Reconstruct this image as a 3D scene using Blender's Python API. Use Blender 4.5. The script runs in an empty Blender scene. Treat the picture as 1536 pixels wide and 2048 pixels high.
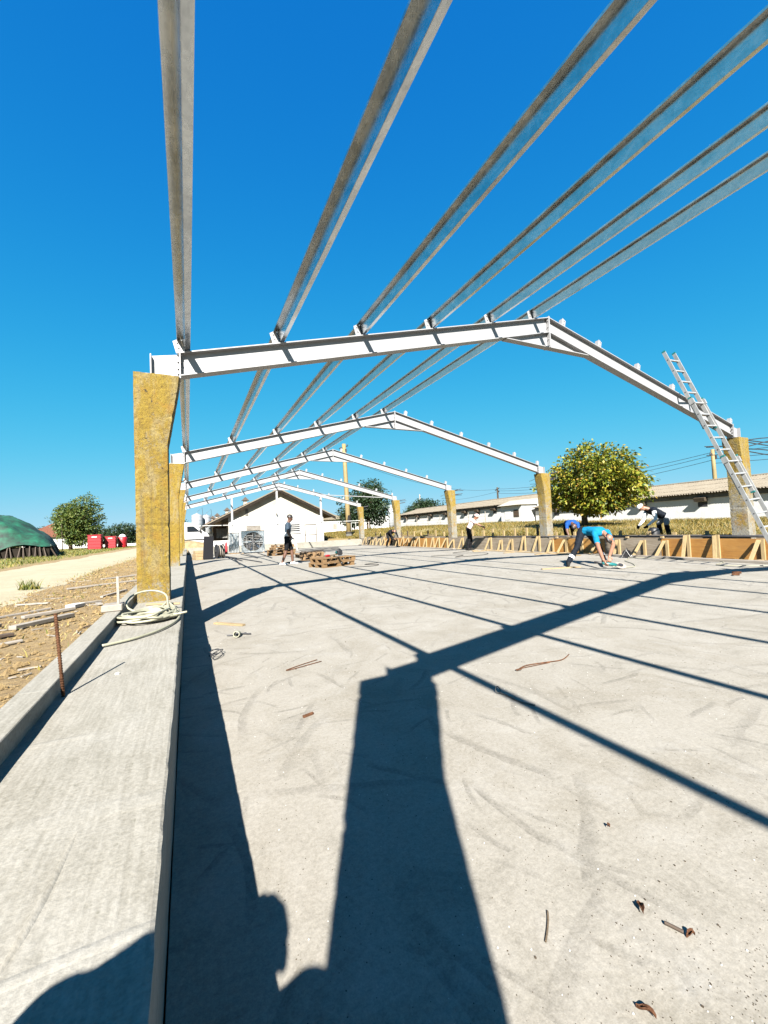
import bpy, bmesh, math, random
import numpy as np
from mathutils import Vector, Matrix, noise
random.seed(7)
SC = bpy.context.scene
COL = SC.collection
R = math.radians

# ------------------------------------------------------------------ camera
cam_d = bpy.data.cameras.new('camera'); cam = bpy.data.objects.new('camera', cam_d); COL.objects.link(cam)
cam_d.sensor_fit = 'VERTICAL'; cam_d.sensor_height = 36.0; cam_d.lens = 14.439
cam_d.clip_start = 0.02; cam_d.clip_end = 4000
yaw, pitch, roll = R(25.614), R(2.404), R(-2.537)
fw = Vector((math.sin(yaw)*math.cos(pitch), math.cos(yaw)*math.cos(pitch), math.sin(pitch)))
rt = Vector((math.cos(yaw), -math.sin(yaw), 0)); up = rt.cross(fw)
r_ = rt*math.cos(roll) + up*math.sin(roll); u_ = up*math.cos(roll) - rt*math.sin(roll)
M = Matrix(((r_.x, u_.x, -fw.x, 0), (r_.y, u_.y, -fw.y, 0), (r_.z, u_.z, -fw.z, 1.09), (0, 0, 0, 1)))
cam.matrix_world = M
SC.camera = cam

# ------------------------------------------------------------------ sky, sun, exposure
SUN = Vector((0.55, 1.20, -1.0)).normalized()          # direction the light travels
SUN_EL = math.asin(-SUN.z); SUN_ROT = math.atan2(-SUN.x, -SUN.y)
W = bpy.data.worlds.new('World'); SC.world = W; W.use_nodes = True
nt = W.node_tree; nt.nodes.clear()
sky = nt.nodes.new('ShaderNodeTexSky'); sky.sky_type = 'NISHITA'; sky.sun_disc = False
sky.sun_elevation = SUN_EL; sky.sun_rotation = SUN_ROT
sky.altitude = 2500; sky.air_density = 1.0; sky.dust_density = 0.3; sky.ozone_density = 4.0
# deep polarised-looking blue: each channel of the physical sky goes through a soft shoulder
def wn(op, a, b):
    x = nt.nodes.new('ShaderNodeMath'); x.operation = op
    for i_, v_ in ((0, a), (1, b)):
        if isinstance(v_, (int, float)): x.inputs[i_].default_value = v_
        else: nt.links.new(v_, x.inputs[i_])
    return x.outputs[0]
sep = nt.nodes.new('ShaderNodeSeparateColor'); comb = nt.nodes.new('ShaderNodeCombineColor'); nt.links.new(sky.outputs[0], sep.inputs[0])
r2 = wn('MULTIPLY', sep.outputs[0], sep.outputs[0])
nt.links.new(wn('MULTIPLY', wn('DIVIDE', r2, wn('ADD', r2, 16.0)), 2.2), comb.inputs[0])
g2 = wn('POWER', sep.outputs[1], 1.3)
nt.links.new(wn('MULTIPLY', wn('DIVIDE', g2, wn('ADD', g2, 2.4)), 3.2), comb.inputs[1])
nt.links.new(wn('MULTIPLY', wn('DIVIDE', sep.outputs[2], wn('ADD', sep.outputs[2], 1.0)), 3.85), comb.inputs[2])
bg = nt.nodes.new('ShaderNodeBackground'); bg.inputs['Strength'].default_value = 0.05
wo = nt.nodes.new('ShaderNodeOutputWorld')
nt.links.new(comb.outputs[0], bg.inputs['Color']); nt.links.new(bg.outputs[0], wo.inputs[0])
sd = bpy.data.lights.new('sun', 'SUN'); sd.energy = 5.0; sd.angle = R(0.5); sd.color = (1.0, 0.955, 0.885)
so = bpy.data.objects.new('sun', sd); COL.objects.link(so); so.rotation_euler = SUN.to_track_quat('-Z', 'Y').to_euler(); so.location = (-8, -16, 20)
SC.view_settings.view_transform = 'Standard'; SC.view_settings.look = 'None'
SC.view_settings.exposure = 2.4; SC.view_settings.gamma = 1.0; SC.view_settings.use_curve_mapping = False
SC.cycles.max_bounces = 4; SC.cycles.diffuse_bounces = 2

# ------------------------------------------------------------------ material helpers
MATS = {}
GK = 0.87
K = 1.0          # reflectance scale applied to the colours below
class N:
    """tiny node builder"""
    def __init__(s, name):
        s.m = bpy.data.materials.new(name); s.m.use_nodes = True; s.t = s.m.node_tree
        s.b = s.t.nodes['Principled BSDF']; s.tc = s.t.nodes.new('ShaderNodeTexCoord'); MATS[name] = s.m
    def n(s, kind, **kw):
        x = s.t.nodes.new('ShaderNode'+kind)
        for k, v in kw.items():
            if k in x.inputs: x.inputs[k].default_value = v
            else: setattr(x, k, v)
        return x
    def l(s, a, b): s.t.links.new(a, b)
    def vec(s, scale=(1, 1, 1), world=False, rot=(0, 0, 0)):
        mp = s.n('Mapping'); mp.inputs['Scale'].default_value = scale; mp.inputs['Rotation'].default_value = rot
        if world:
            g = s.n('NewGeometry'); s.l(g.outputs['Position'], mp.inputs['Vector'])
        else: s.l(s.tc.outputs['Object'], mp.inputs['Vector'])
        return mp.outputs[0]
    def noise(s, v, scale=5, detail=6, rough=.6, dist=0):
        x = s.n('TexNoise'); s.l(v, x.inputs['Vector'])
        x.inputs['Scale'].default_value = scale; x.inputs['Detail'].default_value = detail
        x.inputs['Roughness'].default_value = rough; x.inputs['Distortion'].default_value = dist
        return x.outputs['Fac']
    def ramp(s, fac, stops):
        x = s.n('ValToRGB'); s.l(fac, x.inputs[0]); e = x.color_ramp.elements
        while len(e) < len(stops): e.new(.5)
        for i, (p, c) in enumerate(stops):
            e[i].position = p; e[i].color = tuple(q*K*GK for q in c)+(1,) if not isinstance(c, (int, float)) else (c, c, c, 1)
        return x.outputs[0]
    def mix(s, fac, a, b, blend='MIX'):
        x = s.n('MixRGB', blend_type=blend)
        for i, v in ((0, fac), (1, a), (2, b)):
            if isinstance(v, (int, float)): x.inputs[i].default_value = v if i == 0 else (v, v, v, 1)
            elif isinstance(v, tuple): x.inputs[i].default_value = tuple(q*K*GK for q in v)+(1,)
            else: s.l(v, x.inputs[i])
        return x.outputs[0]
    def math(s, op, a, b=0.0):
        x = s.n('Math', operation=op)
        for i, v in ((0, a), (1, b)):
            if isinstance(v, (int, float)): x.inputs[i].default_value = v
            else: s.l(v, x.inputs[i])
        return x.outputs[0]
    def out(s, col=None, rough=.7, metal=0.0, bump=None, bs=.3, bd=.01):
        if col is not None:
            if isinstance(col, tuple): s.b.inputs['Base Color'].default_value = (*col, 1)
            else: s.l(col, s.b.inputs['Base Color'])
        if isinstance(rough, (int, float)): s.b.inputs['Roughness'].default_value = rough
        else: s.l(rough, s.b.inputs['Roughness'])
        s.b.inputs['Metallic'].default_value = metal
        if bump is not None:
            x = s.n('Bump'); x.inputs['Strength'].default_value = bs; x.inputs['Distance'].default_value = bd
            s.l(bump, x.inputs['Height']); s.l(x.outputs[0], s.b.inputs['Normal'])
        return s.m

def simple(name, c, rough=.6, metal=0.0, var=.25, scale=8, bump=.15):
    k = N(name); v = k.vec(); f = k.noise(v, scale)
    a = tuple(x*(1-var) for x in c); b = tuple(min(1, x*(1+var)) for x in c)
    if rough >= .75: k.b.inputs['Specular IOR Level'].default_value = .12
    return k.out(k.ramp(f, [(.3, a), (.7, b)]), rough, metal, k.noise(v, scale*6, 3), bump)

def wood(name, c, axis=0, var=.35, rough=.75):
    k = N(name); sc = [18, 18, 18]; sc[axis] = 1.2
    v = k.vec(tuple(sc)); f = k.noise(v, 1.6, 8, .65, .6); g = k.noise(k.vec(), 3, 3)
    a = tuple(x*(1-var) for x in c); b = tuple(min(1, x*(1+var*.6)) for x in c)
    return k.out(k.mix(.35, k.ramp(f, [(.3, a), (.65, b)]), k.ramp(g, [(.35, a), (.7, b)])), rough, 0, f, .3, .005)

# concrete floor: troweled slab with sweeping strokes, dust and specks
k = N('slab_concrete'); v = k.vec(world=True)
big = k.noise(v, .55, 5, .6, .4); mid = k.noise(v, 3.2, 9, .72, .8); fine = k.noise(v, 55, 6, .8); fin2 = k.noise(v, 170, 3, .7)
base = k.ramp(big, [(.25, (.146, .131, .104)), (.5, (.178, .162, .134)), (.75, (.200, .187, .160))])
base = k.mix(.55, base, k.ramp(mid, [(.30, (.078, .068, .048)), (.46, (.164, .149, .120)), (.56, (.186, .171, .143)), (.72, (.248, .236, .210))]))
def strokes(scale, L, w, curve, seed):
    """trowel strokes: one random-angled, bent bar per Voronoi cell"""
    mp = k.n('Mapping'); mp.inputs['Location'].default_value = (seed, seed*1.7, 0); k.l(v, mp.inputs['Vector'])
    wob = k.n('TexNoise'); wob.inputs['Scale'].default_value = 5; k.l(v, wob.inputs['Vector'])
    vo = k.n('TexVoronoi', voronoi_dimensions='2D'); vo.inputs['Scale'].default_value = scale; k.l(mp.outputs[0], vo.inputs['Vector'])
    df = k.n('VectorMath', operation='SUBTRACT'); k.l(mp.outputs[0], df.inputs[0]); k.l(vo.outputs['Position'], df.inputs[1])
    sc_ = k.n('SeparateColor'); k.l(vo.outputs['Color'], sc_.inputs[0])
    vr = k.n('VectorRotate', rotation_type='Z_AXIS'); k.l(df.outputs[0], vr.inputs['Vector'])
    fl = k.n('TexNoise'); fl.inputs['Scale'].default_value = .45; fl.inputs['Detail'].default_value = 1; k.l(vo.outputs['Position'], fl.inputs['Vector'])
    k.l(k.math('ADD', k.math('MULTIPLY', fl.outputs['Fac'], 14.0), k.math('MULTIPLY', sc_.outputs[0], 1.5)), vr.inputs['Angle'])
    sx = k.n('SeparateXYZ'); k.l(vr.outputs[0], sx.inputs[0]); u_c, v_c = sx.outputs[0], sx.outputs[1]
    vv = k.math('ADD', v_c, k.math('MULTIPLY', k.math('MULTIPLY', u_c, u_c), k.math('MULTIPLY', k.math('SUBTRACT', sc_.outputs[1], .5), curve)))
    vv = k.math('ADD', vv, k.math('MULTIPLY', k.math('SUBTRACT', wob.outputs['Fac'], .5), w*.8))
    m1 = k.ramp(k.math('ADD', k.math('DIVIDE', vv, w*2.6), .5), [(.24, 0.0), (.29, 1.0), (.52, .8), (.66, 0.0)])
    m2 = k.ramp(k.math('DIVIDE', k.math('ABSOLUTE', u_c), L), [(.55, 1.0), (1.0, 0.0)])
    gate = k.ramp(sc_.outputs[2], [(.35, 0.0), (.45, .6), (1.0, 1.0)])
    return k.math('MULTIPLY', k.math('MULTIPLY', m1, m2), gate)
msk = k.ramp(k.noise(v, .45, 2, .5), [(.34, .35), (.48, 1.0)])
s1, s2, s3 = strokes(2.6, .25, .040, 1.6, 0.0), strokes(4.2, .14, .026, 3.0, 7.3), strokes(1.5, .42, .060, .8, 3.1)
sm = k.math('MAXIMUM', k.math('MAXIMUM', s1, s2), s3); grain = k.ramp(k.noise(v, 14, 7, .85), [(.38, .25), (.6, 1.0)])
base = k.mix(k.math('MULTIPLY', k.math('MULTIPLY', k.math('MULTIPLY', sm, msk), grain), .85), base, (.046, .039, .028))
st = k.ramp(k.noise(v, 1.3, 7, .7, .6), [(.48, 0.0), (.68, 1.0)])
base = k.mix(k.math('MULTIPLY', st, .6), base, (.098, .080, .050))
lt = k.ramp(k.noise(k.vec((1, 1, 1), True, (0, 0, 2)), 2.4, 6, .7, .7), [(.58, 0.0), (.74, 1.0)]); base = k.mix(k.math('MULTIPLY', lt, .5), base, (.225, .218, .203))
vo = k.n('TexVoronoi', feature='F1'); k.l(v, vo.inputs['Vector']); vo.inputs['Scale'].default_value = 34
spk = k.ramp(vo.outputs['Distance'], [(.05, 1.0), (.10, 0.0)]); gate = k.ramp(k.noise(v, 7, 4, .7), [(.58, 0.0), (.68, 1.0)])
base = k.mix(k.math('MULTIPLY', k.math('MULTIPLY', spk, gate), .6), base, (.045, .038, .028))
base = k.mix(.22, base, k.ramp(fine, [(.36, (.045, .040, .031)), (.64, (.33, .305, .265))]))
base = k.mix(.08, base, k.ramp(fin2, [(.36, (.02, .018, .014)), (.64, (.42, .40, .36))]))
hgt = k.mix(.6, mid, fine)
k.out(base, .88, 0, hgt, .3, .012)

# kerb concrete: broomed grain across, pale
k = N('kerb_concrete'); v = k.vec(world=True)
br = k.noise(k.vec((70, 5, 30), True, (0, 0, R(8))), 1, 3, .5, .25); big = k.noise(v, 2.2, 7, .65, .6); fine = k.noise(v, 110, 3)
wv = k.n('TexWave'); wv.wave_type = 'BANDS'; wv.bands_direction = 'Y'
k.l(k.vec((.35, 1.0, 1), True), wv.inputs['Vector']); wv.inputs['Scale'].default_value = .8
wv.inputs['Distortion'].default_value = 9; wv.inputs['Detail'].default_value = 3
base = k.ramp(big, [(.28, (.108, .096, .066)), (.5, (.168, .154, .122)), (.72, (.215, .203, .175))])
base = k.mix(.30, base, k.ramp(br, [(.35, (.09, .085, .07)), (.65, (.24, .23, .205))]))
base = k.mix(.22, base, k.ramp(fine, [(.34, (.06, .056, .045)), (.66, (.29, .275, .245))]))
pt = k.ramp(k.noise(v, 45, 2), [(.70, 0.0), (.76, 1.0)]); base = k.mix(k.math('MULTIPLY', pt, .6), base, (.09, .085, .06))
ln = k.math('MULTIPLY', k.ramp(wv.outputs[0], [(.975, 0.0), (.998, 1.0)]), k.ramp(k.noise(v, 1.3, 2), [(.45, 0.0), (.6, 1.0)])); base = k.mix(k.math('MULTIPLY', ln, .2), base, (.24, .23, .205))
k.out(base, .9, 0, k.mix(.35, k.mix(.5, br, fine), ln), .5, .008)

# old column concrete with mustard lichen
def lichen(name, amount, gz, zw):
    k = N(name); v = k.vec(world=True)
    a = k.noise(v, 2.2, 6, .65, .5); b = k.noise(k.vec((1, 1, .5), True), 8, 9, .8, .4); c = k.noise(v, 42, 7, .85); d = k.noise(v, 95, 4, .8)
    conc = k.mix(.45, k.ramp(c, [(.34, (.16, .145, .11)), (.5, (.33, .31, .26)), (.66, (.50, .49, .45))]), k.ramp(d, [(.36, (.10, .09, .07)), (.62, (.52, .51, .46))]))
    yel = k.ramp(b, [(.30, (.17, .085, .004)), (.45, (.31, .18, .006)), (.58, (.42, .275, .008)), (.72, (.47, .34, .03))])
    yel = k.mix(.45, yel, k.ramp(c, [(.36, (.09, .05, .004)), (.5, (.34, .21, .006)), (.64, (.56, .41, .04))]))
    yel = k.mix(.30, yel, k.ramp(d, [(.38, (.04, .024, .002)), (.62, (.58, .43, .05))]))
    sp = k.n('SeparateXYZ'); g = k.n('NewGeometry'); k.l(g.outputs['Position'], sp.inputs[0])
    zz = k.n('MapRange'); k.l(sp.outputs['Z'], zz.inputs['Value']); zz.inputs['From Min'].default_value = gz[0]; zz.inputs['From Max'].default_value = gz[1]
    f = k.math('ADD', k.mix(.4, k.mix(.55, a, b), c), k.math('MULTIPLY', k.math('SUBTRACT', zz.outputs[0], .8), zw))
    pale = k.ramp(k.noise(k.vec((1, 1, .3), True), 5.5, 8, .75, .5), [(.50, 0.0), (.60, 1.0)])
    col = k.mix(k.ramp(f, [(amount-.03, 0.0), (amount+.03, 1.0)]), conc, yel)
    col = k.mix(k.math('MULTIPLY', pale, .30), col, k.ramp(c, [(.36, (.22, .19, .11)), (.6, (.56, .53, .42))]))
    dots = k.ramp(k.noise(v, 30, 4, .75), [(.56, 0.0), (.64, 1.0)]); col = k.mix(k.math('MULTIPLY', dots, .34), col, (.56, .42, .10))
    org = k.ramp(k.noise(v, 4, 6, .7), [(.52, 0.0), (.64, 1.0)]); col = k.mix(k.math('MULTIPLY', org, .6), col, (.36, .18, .004))
    dk = k.ramp(k.noise(v, 12, 7, .8, .3), [(.54, 0.0), (.64, 1.0)]); col = k.mix(k.math('MULTIPLY', dk, .6), col, (.13, .075, .006))
    hol = k.ramp(k.noise(v, 24, 3, .6), [(.30, 1.0), (.35, 0.0)]); col = k.mix(k.math('MULTIPLY', hol, .85), col, (.04, .03, .015))
    dr = k.ramp(k.noise(k.vec((14, 14, .5), True), 1, 3, .5), [(.60, 0.0), (.70, 1.0)]); col = k.mix(k.math('MULTIPLY', dr, .30), col, (.10, .08, .05))
    k.out(col, .95, 0, k.mix(.5, b, c), 1.0, .03)
K = 0.43
lichen('lichen_concrete', .447, (.1, .75), .16); lichen('lichen_concrete_right', .455, (.5, 2.6), .15)

K = 1.0
# galvanised steel with spangle, painted grey-white rafters
k = N('galvanised_steel'); v = k.vec((1, 1, 1), True)
a = k.noise(k.vec((5, 2.6, 5), True), 1.6, 8, .7, .8); vo = k.n('TexVoronoi'); k.l(v, vo.inputs['Vector']); vo.inputs['Scale'].default_value = 45
col = k.mix(.35, k.ramp(a, [(.3, (.34, .38, .41)), (.5, (.52, .57, .60)), (.68, (.74, .77, .78))]), k.ramp(vo.outputs['Color'], [(.2, .55), (.8, .72)]))
k.out(col, k.ramp(a, [(.3, .18), (.7, .34)]), 1.0, a, .06)
k = N('rafter_steel'); v = k.vec(world=True); a = k.noise(v, 2.5, 6, .65)
k.out(k.ramp(a, [(.3, (.205, .205, .208)), (.7, (.245, .245, .25))]), .45, .1, k.noise(v, 60, 3), .06)
k = N('aluminium'); v = k.vec((3, 3, 1)); a = k.noise(v, 6, 5)
k.out(k.ramp(a, [(.3, (.22, .22, .215)), (.7, (.32, .32, .315))]), .4, .4, a, .05)
K = 0.6
simple('rust_steel', (.16, .075, .04), .85, .3, .5, 30, .6)
simple('dark_steel', (.05, .05, .055), .55, .4, .3, 12)
simple('black_plastic', (.012, .012, .014), .5, 0, .3, 10)
simple('dark_rubber', (.022, .021, .02), .8, 0, .3, 10)
simple('hose_cream', (.34, .33, .235), .55, 0, .15, 9)
K = 0.8
simple('white_plastic', (.72, .71, .68), .5, 0, .06, 6)
K = 0.6
simple('teal_plastic', (.01, .16, .16), .45, 0, .2, 9)
simple('red_plastic', (.36, .003, .010), .5, 0, .25, 5)
K = 1.0
simple('white_paint', (.40, .395, .38), .8, 0, .08, 2.5, .3)
simple('van_paint', (.42, .42, .42), .25, 0, .03, 3, 0)
K = 0.7
simple('glass_dark', (.012, .014, .017), .08, 0, .1, 3, 0)
simple('blue_rebar', (.03, .08, .11), .6, .3, .3, 20)
K = 0.48
wood('pine', (.50, .36, .17), 2); wood('pine_x', (.46, .33, .17), 0); wood('pine_y', (.46, .33, .17), 1)
wood('bleached_wood', (.42, .37, .31), 1); wood('pallet_wood', (.27, .155, .06), 0, .5); wood('dark_wood', (.10, .065, .04), 1)
wood('pole_wood', (.36, .26, .10), 2)
# plywood: orange shuttering face
k = N('plywood_orange'); v = k.vec((2, 1.1, 9), True); f = k.noise(v, 1.2, 8, .7, 1.6); g = k.noise(k.vec(world=True), 1.1, 5, .6)
k.out(k.mix(.45, k.ramp(f, [(.28, (.22, .075, .012)), (.5, (.45, .20, .035)), (.7, (.56, .32, .09))]), k.ramp(g, [(.3, (.30, .12, .02)), (.55, (.48, .24, .045)), (.75, (.50, .33, .12))])), .6, 0, f, .2)
k = N('plywood_grey'); v = k.vec((2, 1.1, 7), True); f = k.noise(v, 1.2, 8, .7, 1.4)
k.out(k.ramp(f, [(.28, (.17, .13, .085)), (.5, (.31, .25, .18)), (.7, (.42, .36, .28))]), .75, 0, f, .2)
K = 1.0
# lime-washed walls
for wn_, K in (('limewash', .56), ('barn_wash', .42)):
    k = N(wn_); v = k.vec(world=True); a = k.noise(v, .9, 7, .7, .5); b = k.noise(v, 7, 6, .7)
    col = k.mix(.5, k.ramp(a, [(.3, (.60, .58, .53)), (.5, (.74, .73, .70)), (.7, (.80, .80, .78))]), k.ramp(b, [(.3, (.58, .57, .54)), (.65, (.80, .80, .79))]))
    k.out(col, .9, 0, b, .4)
K = 0.5
k = N('old_plaster'); v = k.vec(world=True); a = k.noise(v, 1.1, 8, .75, .6)
k.out(k.ramp(a, [(.3, (.42, .37, .28)), (.55, (.58, .54, .45)), (.75, (.68, .65, .58))]), .92, 0, a, .5)
K = 0.42
k = N('fibre_cement'); v = k.vec(world=True); a = k.noise(v, 1.6, 8, .75, .4); b = k.noise(v, 14, 6, .75)
k.out(k.mix(.5, k.ramp(a, [(.3, (.20, .155, .10)), (.55, (.33, .28, .20)), (.75, (.40, .36, .29))]), k.ramp(b, [(.3, (.12, .09, .055)), (.6, (.36, .31, .23))])), .95, 0, b, .5)
k = N('clay_tile'); v = k.vec(world=True); a = k.noise(v, 6, 6, .7)
k.out(k.ramp(a, [(.3, (.11, .035, .018)), (.6, (.30, .10, .05)), (.8, (.36, .17, .09))]), .9, 0, a, .5)
simple('dark_eave', (.035, .027, .02), .9, 0, .4, 5, .3)
simple('eave_timber', (.11, .085, .06), .9, 0, .4, 5, .3)
simple('eave_concrete', (.22, .215, .20), .9, 0, .35, 3, .3)
K = 1.0
simple('silo_metal', (.24, .25, .26), .4, .3, .12, 3, .05)
K = 0.54
# ground
k = N('dirt_ground'); v = k.vec(world=True)
a = k.noise(v, .35, 6, .65, .5); b = k.noise(v, 2.6, 9, .75, .5); c = k.noise(v, 22, 6, .75)
dirt = k.mix(.5, k.ramp(b, [(.3, (.17, .098, .032)), (.5, (.32, .205, .080)), (.7, (.44, .32, .16))]), k.ramp(c, [(.32, (.11, .068, .022)), (.55, (.32, .225, .09)), (.72, (.50, .40, .19))]))
dry = k.mix(.5, k.ramp(c, [(.3, (.16, .11, .02)), (.6, (.36, .27, .07))]), k.ramp(b, [(.3, (.15, .13, .03)), (.7, (.40, .30, .10))]))
sp = k.n('SeparateXYZ'); g = k.n('NewGeometry'); k.l(g.outputs['Position'], sp.inputs[0])
near = k.n('MapRange'); k.l(sp.outputs['X'], near.inputs['Value']); near.inputs['From Min'].default_value = -6.5; near.inputs['From Max'].default_value = -7.6
rgt = k.n('MapRange'); k.l(sp.outputs['X'], rgt.inputs['Value']); rgt.inputs['From Min'].default_value = 12.0; rgt.inputs['From Max'].default_value = 13.0
farm = k.n('MapRange'); k.l(sp.outputs['Y'], farm.inputs['Value']); farm.inputs['From Min'].default_value = 60; farm.inputs['From Max'].default_value = 90
m_ = k.math('MAXIMUM', k.math('MAXIMUM', near.outputs[0], rgt.outputs[0]), farm.outputs[0])
m_ = k.math('MULTIPLY', m_, k.ramp(a, [(.30, .45), (.5, 1.0)]))
k.out(k.mix(m_, dirt, dry), .97, 0, k.mix(.5, b, c), .9, .06)
K = 0.56
k = N('road_sand'); v = k.vec(world=True); b = k.noise(v, 1.4, 8, .7, .5); c = k.noise(v, 25, 5, .7)
k.out(k.mix(.4, k.ramp(b, [(.3, (.32, .26, .15)), (.55, (.44, .39, .255)), (.75, (.48, .44, .31))]), k.ramp(c, [(.3, (.26, .21, .12)), (.65, (.49, .44, .30))])), .97, 0, c, .5, .02)
simple('heap_sand', (.36, .27, .15), .97, 0, .3, 3, .6)
K = 0.75
def leafmat(name, stops, trans=.25):
    k = N(name); g = k.n('NewGeometry'); col = k.ramp(g.outputs['Random Per Island'], stops)
    k.out(col, .55); k.b.inputs['Specular IOR Level'].default_value = .3
    tr = k.n('BsdfTranslucent'); k.l(k.mix(.5, col, (.30, .34, .03)), tr.inputs['Color']); ms = k.n('MixShader'); ms.inputs[0].default_value = trans
    k.l(k.b.outputs[0], ms.inputs[1]); k.l(tr.outputs[0], ms.inputs[2]); k.l(ms.outputs[0], k.t.nodes['Material Output'].inputs[0])
leafmat('leaf_walnut', [(0, (.032, .060, .004)), (.3, (.09, .125, .007)), (.6, (.18, .19, .012)), (.85, (.29, .25, .022)), (1, (.26, .14, .025))], .2)
leafmat('leaf_green', [(0, (.02, .05, .008)), (.4, (.06, .10, .016)), (.75, (.12, .155, .03)), (1, (.16, .17, .04))])
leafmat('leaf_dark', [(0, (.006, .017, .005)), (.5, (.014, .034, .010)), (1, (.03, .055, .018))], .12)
leafmat('grass_dry', [(0, (.10, .065, .010)), (.3, (.19, .125, .022)), (.55, (.27, .19, .045)), (.75, (.10, .095, .018)), (1, (.05, .065, .012))], .15)
leafmat('grass_green', [(0, (.05, .08, .012)), (.5, (.12, .14, .025)), (1, (.30, .24, .06))], .2)
leafmat('straw', [(0, (.22, .15, .04)), (.5, (.42, .31, .09)), (1, (.55, .44, .18))], .1)
simple('bark', (.12, .09, .06), .95, 0, .4, 8, .6)
k = N('tarp_green'); v = k.vec(); f = k.noise(v, 2.2, 5, .6)
k.out(k.ramp(f, [(.3, (.0, .012, .007)), (.5, (.0005, .055, .028)), (.75, (.002, .13, .065))]), .75, 0, f, .3)
K = 0.5
for n_, c_ in dict(skin=(.36, .17, .10), skin_dark=(.15, .065, .035), hair_dark=(.012, .009, .008), cloth_cyan=(.005, .22, .40), cloth_blue=(.012, .085, .34),
                   cloth_navy=(.008, .012, .020), cloth_black=(.010, .010, .012), cloth_slate=(.055, .085, .12), cloth_white=(.50, .50, .50), cloth_grey=(.34, .35, .36),
                   cloth_pink=(.66, .50, .47), reflective=(.62, .63, .64), eye=(.01, .008, .007)).items():
    K = 1.0 if n_ in ('cloth_white', 'reflective') else .8 if n_ == 'cloth_pink' else .5
    simple(n_, c_, .8 if 'cloth' in n_ else .55, 0, .12, 14, .25)
K = 1.0
def mat(n): return MATS[n]

# ------------------------------------------------------------------ mesh helpers
class MB:
    def __init__(s): s.v = []; s.f = []
    def add(s, vs, fs):
        o = len(s.v); s.v += [tuple(x) for x in vs]; s.f += [tuple(i+o for i in q) for q in fs]; return s
    def box(s, c, d, rot=None):
        x, y, z = d[0]/2, d[1]/2, d[2]/2
        vs = [Vector((sx*x, sy*y, sz*z)) for sz in (-1, 1) for sy in (-1, 1) for sx in (-1, 1)]
        if rot is not None: vs = [rot @ q for q in vs]
        c = Vector(c)
        return s.add([q+c for q in vs], [(0, 2, 3, 1), (4, 5, 7, 6), (0, 1, 5, 4), (2, 6, 7, 3), (0, 4, 6, 2), (1, 3, 7, 5)])
    def bar(s, a, b, w, h, upv=(0, 0, 1)):
        a, b = Vector(a), Vector(b); d = (b-a); L = d.length; d.normalize(); upv = Vector(upv)
        sd_ = d.cross(upv)
        if sd_.length < 1e-4: sd_ = d.cross(Vector((1, 0, 0)))
        sd_.normalize(); u2 = sd_.cross(d)
        rot = Matrix((d, sd_, u2)).transposed()
        return s.box((a+b)/2, (L, w, h), rot)
    def prism(s, poly, axis, lo, hi):
        """poly: 2-D points; axis 'y': points are (x,z)"""
        def P(p, t): return {'x': (t, p[0], p[1]), 'y': (p[0], t, p[1]), 'z': (p[0], p[1], t)}[axis]
        n = len(poly); vs = [P(p, lo) for p in poly]+[P(p, hi) for p in poly]
        fs = [tuple(range(n)), tuple(range(2*n-1, n-1, -1))]+[(i, i+n, (i+1) % n+n, (i+1) % n) for i in range(n)]
        return s.add(vs, fs)
    def tube(s, pts, r, n=8, cap=True):
        pts = [Vector(p) for p in pts]; m = len(pts); rs = r if isinstance(r, (list, tuple)) else [r]*m
        vs = []; prev = None
        for i in range(m):
            t = (pts[min(i+1, m-1)]-pts[max(i-1, 0)]).normalized()
            if prev is None:
                a = t.cross(Vector((0, 0, 1)));  a = a if a.length > .05 else t.cross(Vector((1, 0, 0)))
            else: a = prev-t*prev.dot(t)
            a.normalize(); prev = a; b = t.cross(a)
            vs += [pts[i]+(a*math.cos(2*math.pi*j/n)+b*math.sin(2*math.pi*j/n))*rs[i] for j in range(n)]
        fs = [(i*n+j, i*n+(j+1) % n, (i+1)*n+(j+1) % n, (i+1)*n+j) for i in range(m-1) for j in range(n)]
        if cap: fs += [tuple(range(n-1, -1, -1)), tuple((m-1)*n+j for j in range(n))]
        return s.add(vs, fs)
    def lathe(s, c, prof, n=20):
        """prof: (radius, z)"""
        c = Vector(c); m = len(prof)
        vs = [c+Vector((r*math.cos(2*math.pi*j/n), r*math.sin(2*math.pi*j/n), z)) for r, z in prof for j in range(n)]
        fs = [(i*n+j, i*n+(j+1) % n, (i+1)*n+(j+1) % n, (i+1)*n+j) for i in range(m-1) for j in range(n)]
        fs += [tuple(range(n-1, -1, -1)), tuple((m-1)*n+j for j in range(n))]
        return s.add(vs, fs)
    def mesh(s, name, fixn=True):
        me = bpy.data.meshes.new(name); me.from_pydata(s.v, [], s.f); me.validate(); me.update()
        if fixn:
            bm = bmesh.new(); bm.from_mesh(me); bmesh.ops.recalc_face_normals(bm, faces=bm.faces); bm.to_mesh(me); bm.free()
        return me
    def build(s, name, m, parent=None, smooth=False, bevel=0, fixn=True):
        me = s.mesh(name, fixn); me.materials.append(mat(m) if isinstance(m, str) else m)
        return put(name, me, parent, smooth, bevel)
def put(name, me, parent=None, smooth=False, bevel=0):
    o = bpy.data.objects.new(name, me); COL.objects.link(o)
    if parent is not None: o.parent = parent
    if smooth: me.polygons.foreach_set('use_smooth', [True]*len(me.polygons))
    if bevel:
        b = o.modifiers.new('bevel', 'BEVEL'); b.width = bevel; b.segments = 1; b.limit_method = 'ANGLE'
    return o
def thing(name, label, cat, group=None, loc=(0, 0, 0), rz=0):
    o = bpy.data.objects.new(name, None); COL.objects.link(o); o.location = loc; o.rotation_euler = (0, 0, rz)
    o.empty_display_size = .1
    return tag(o, label, cat, group)
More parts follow.
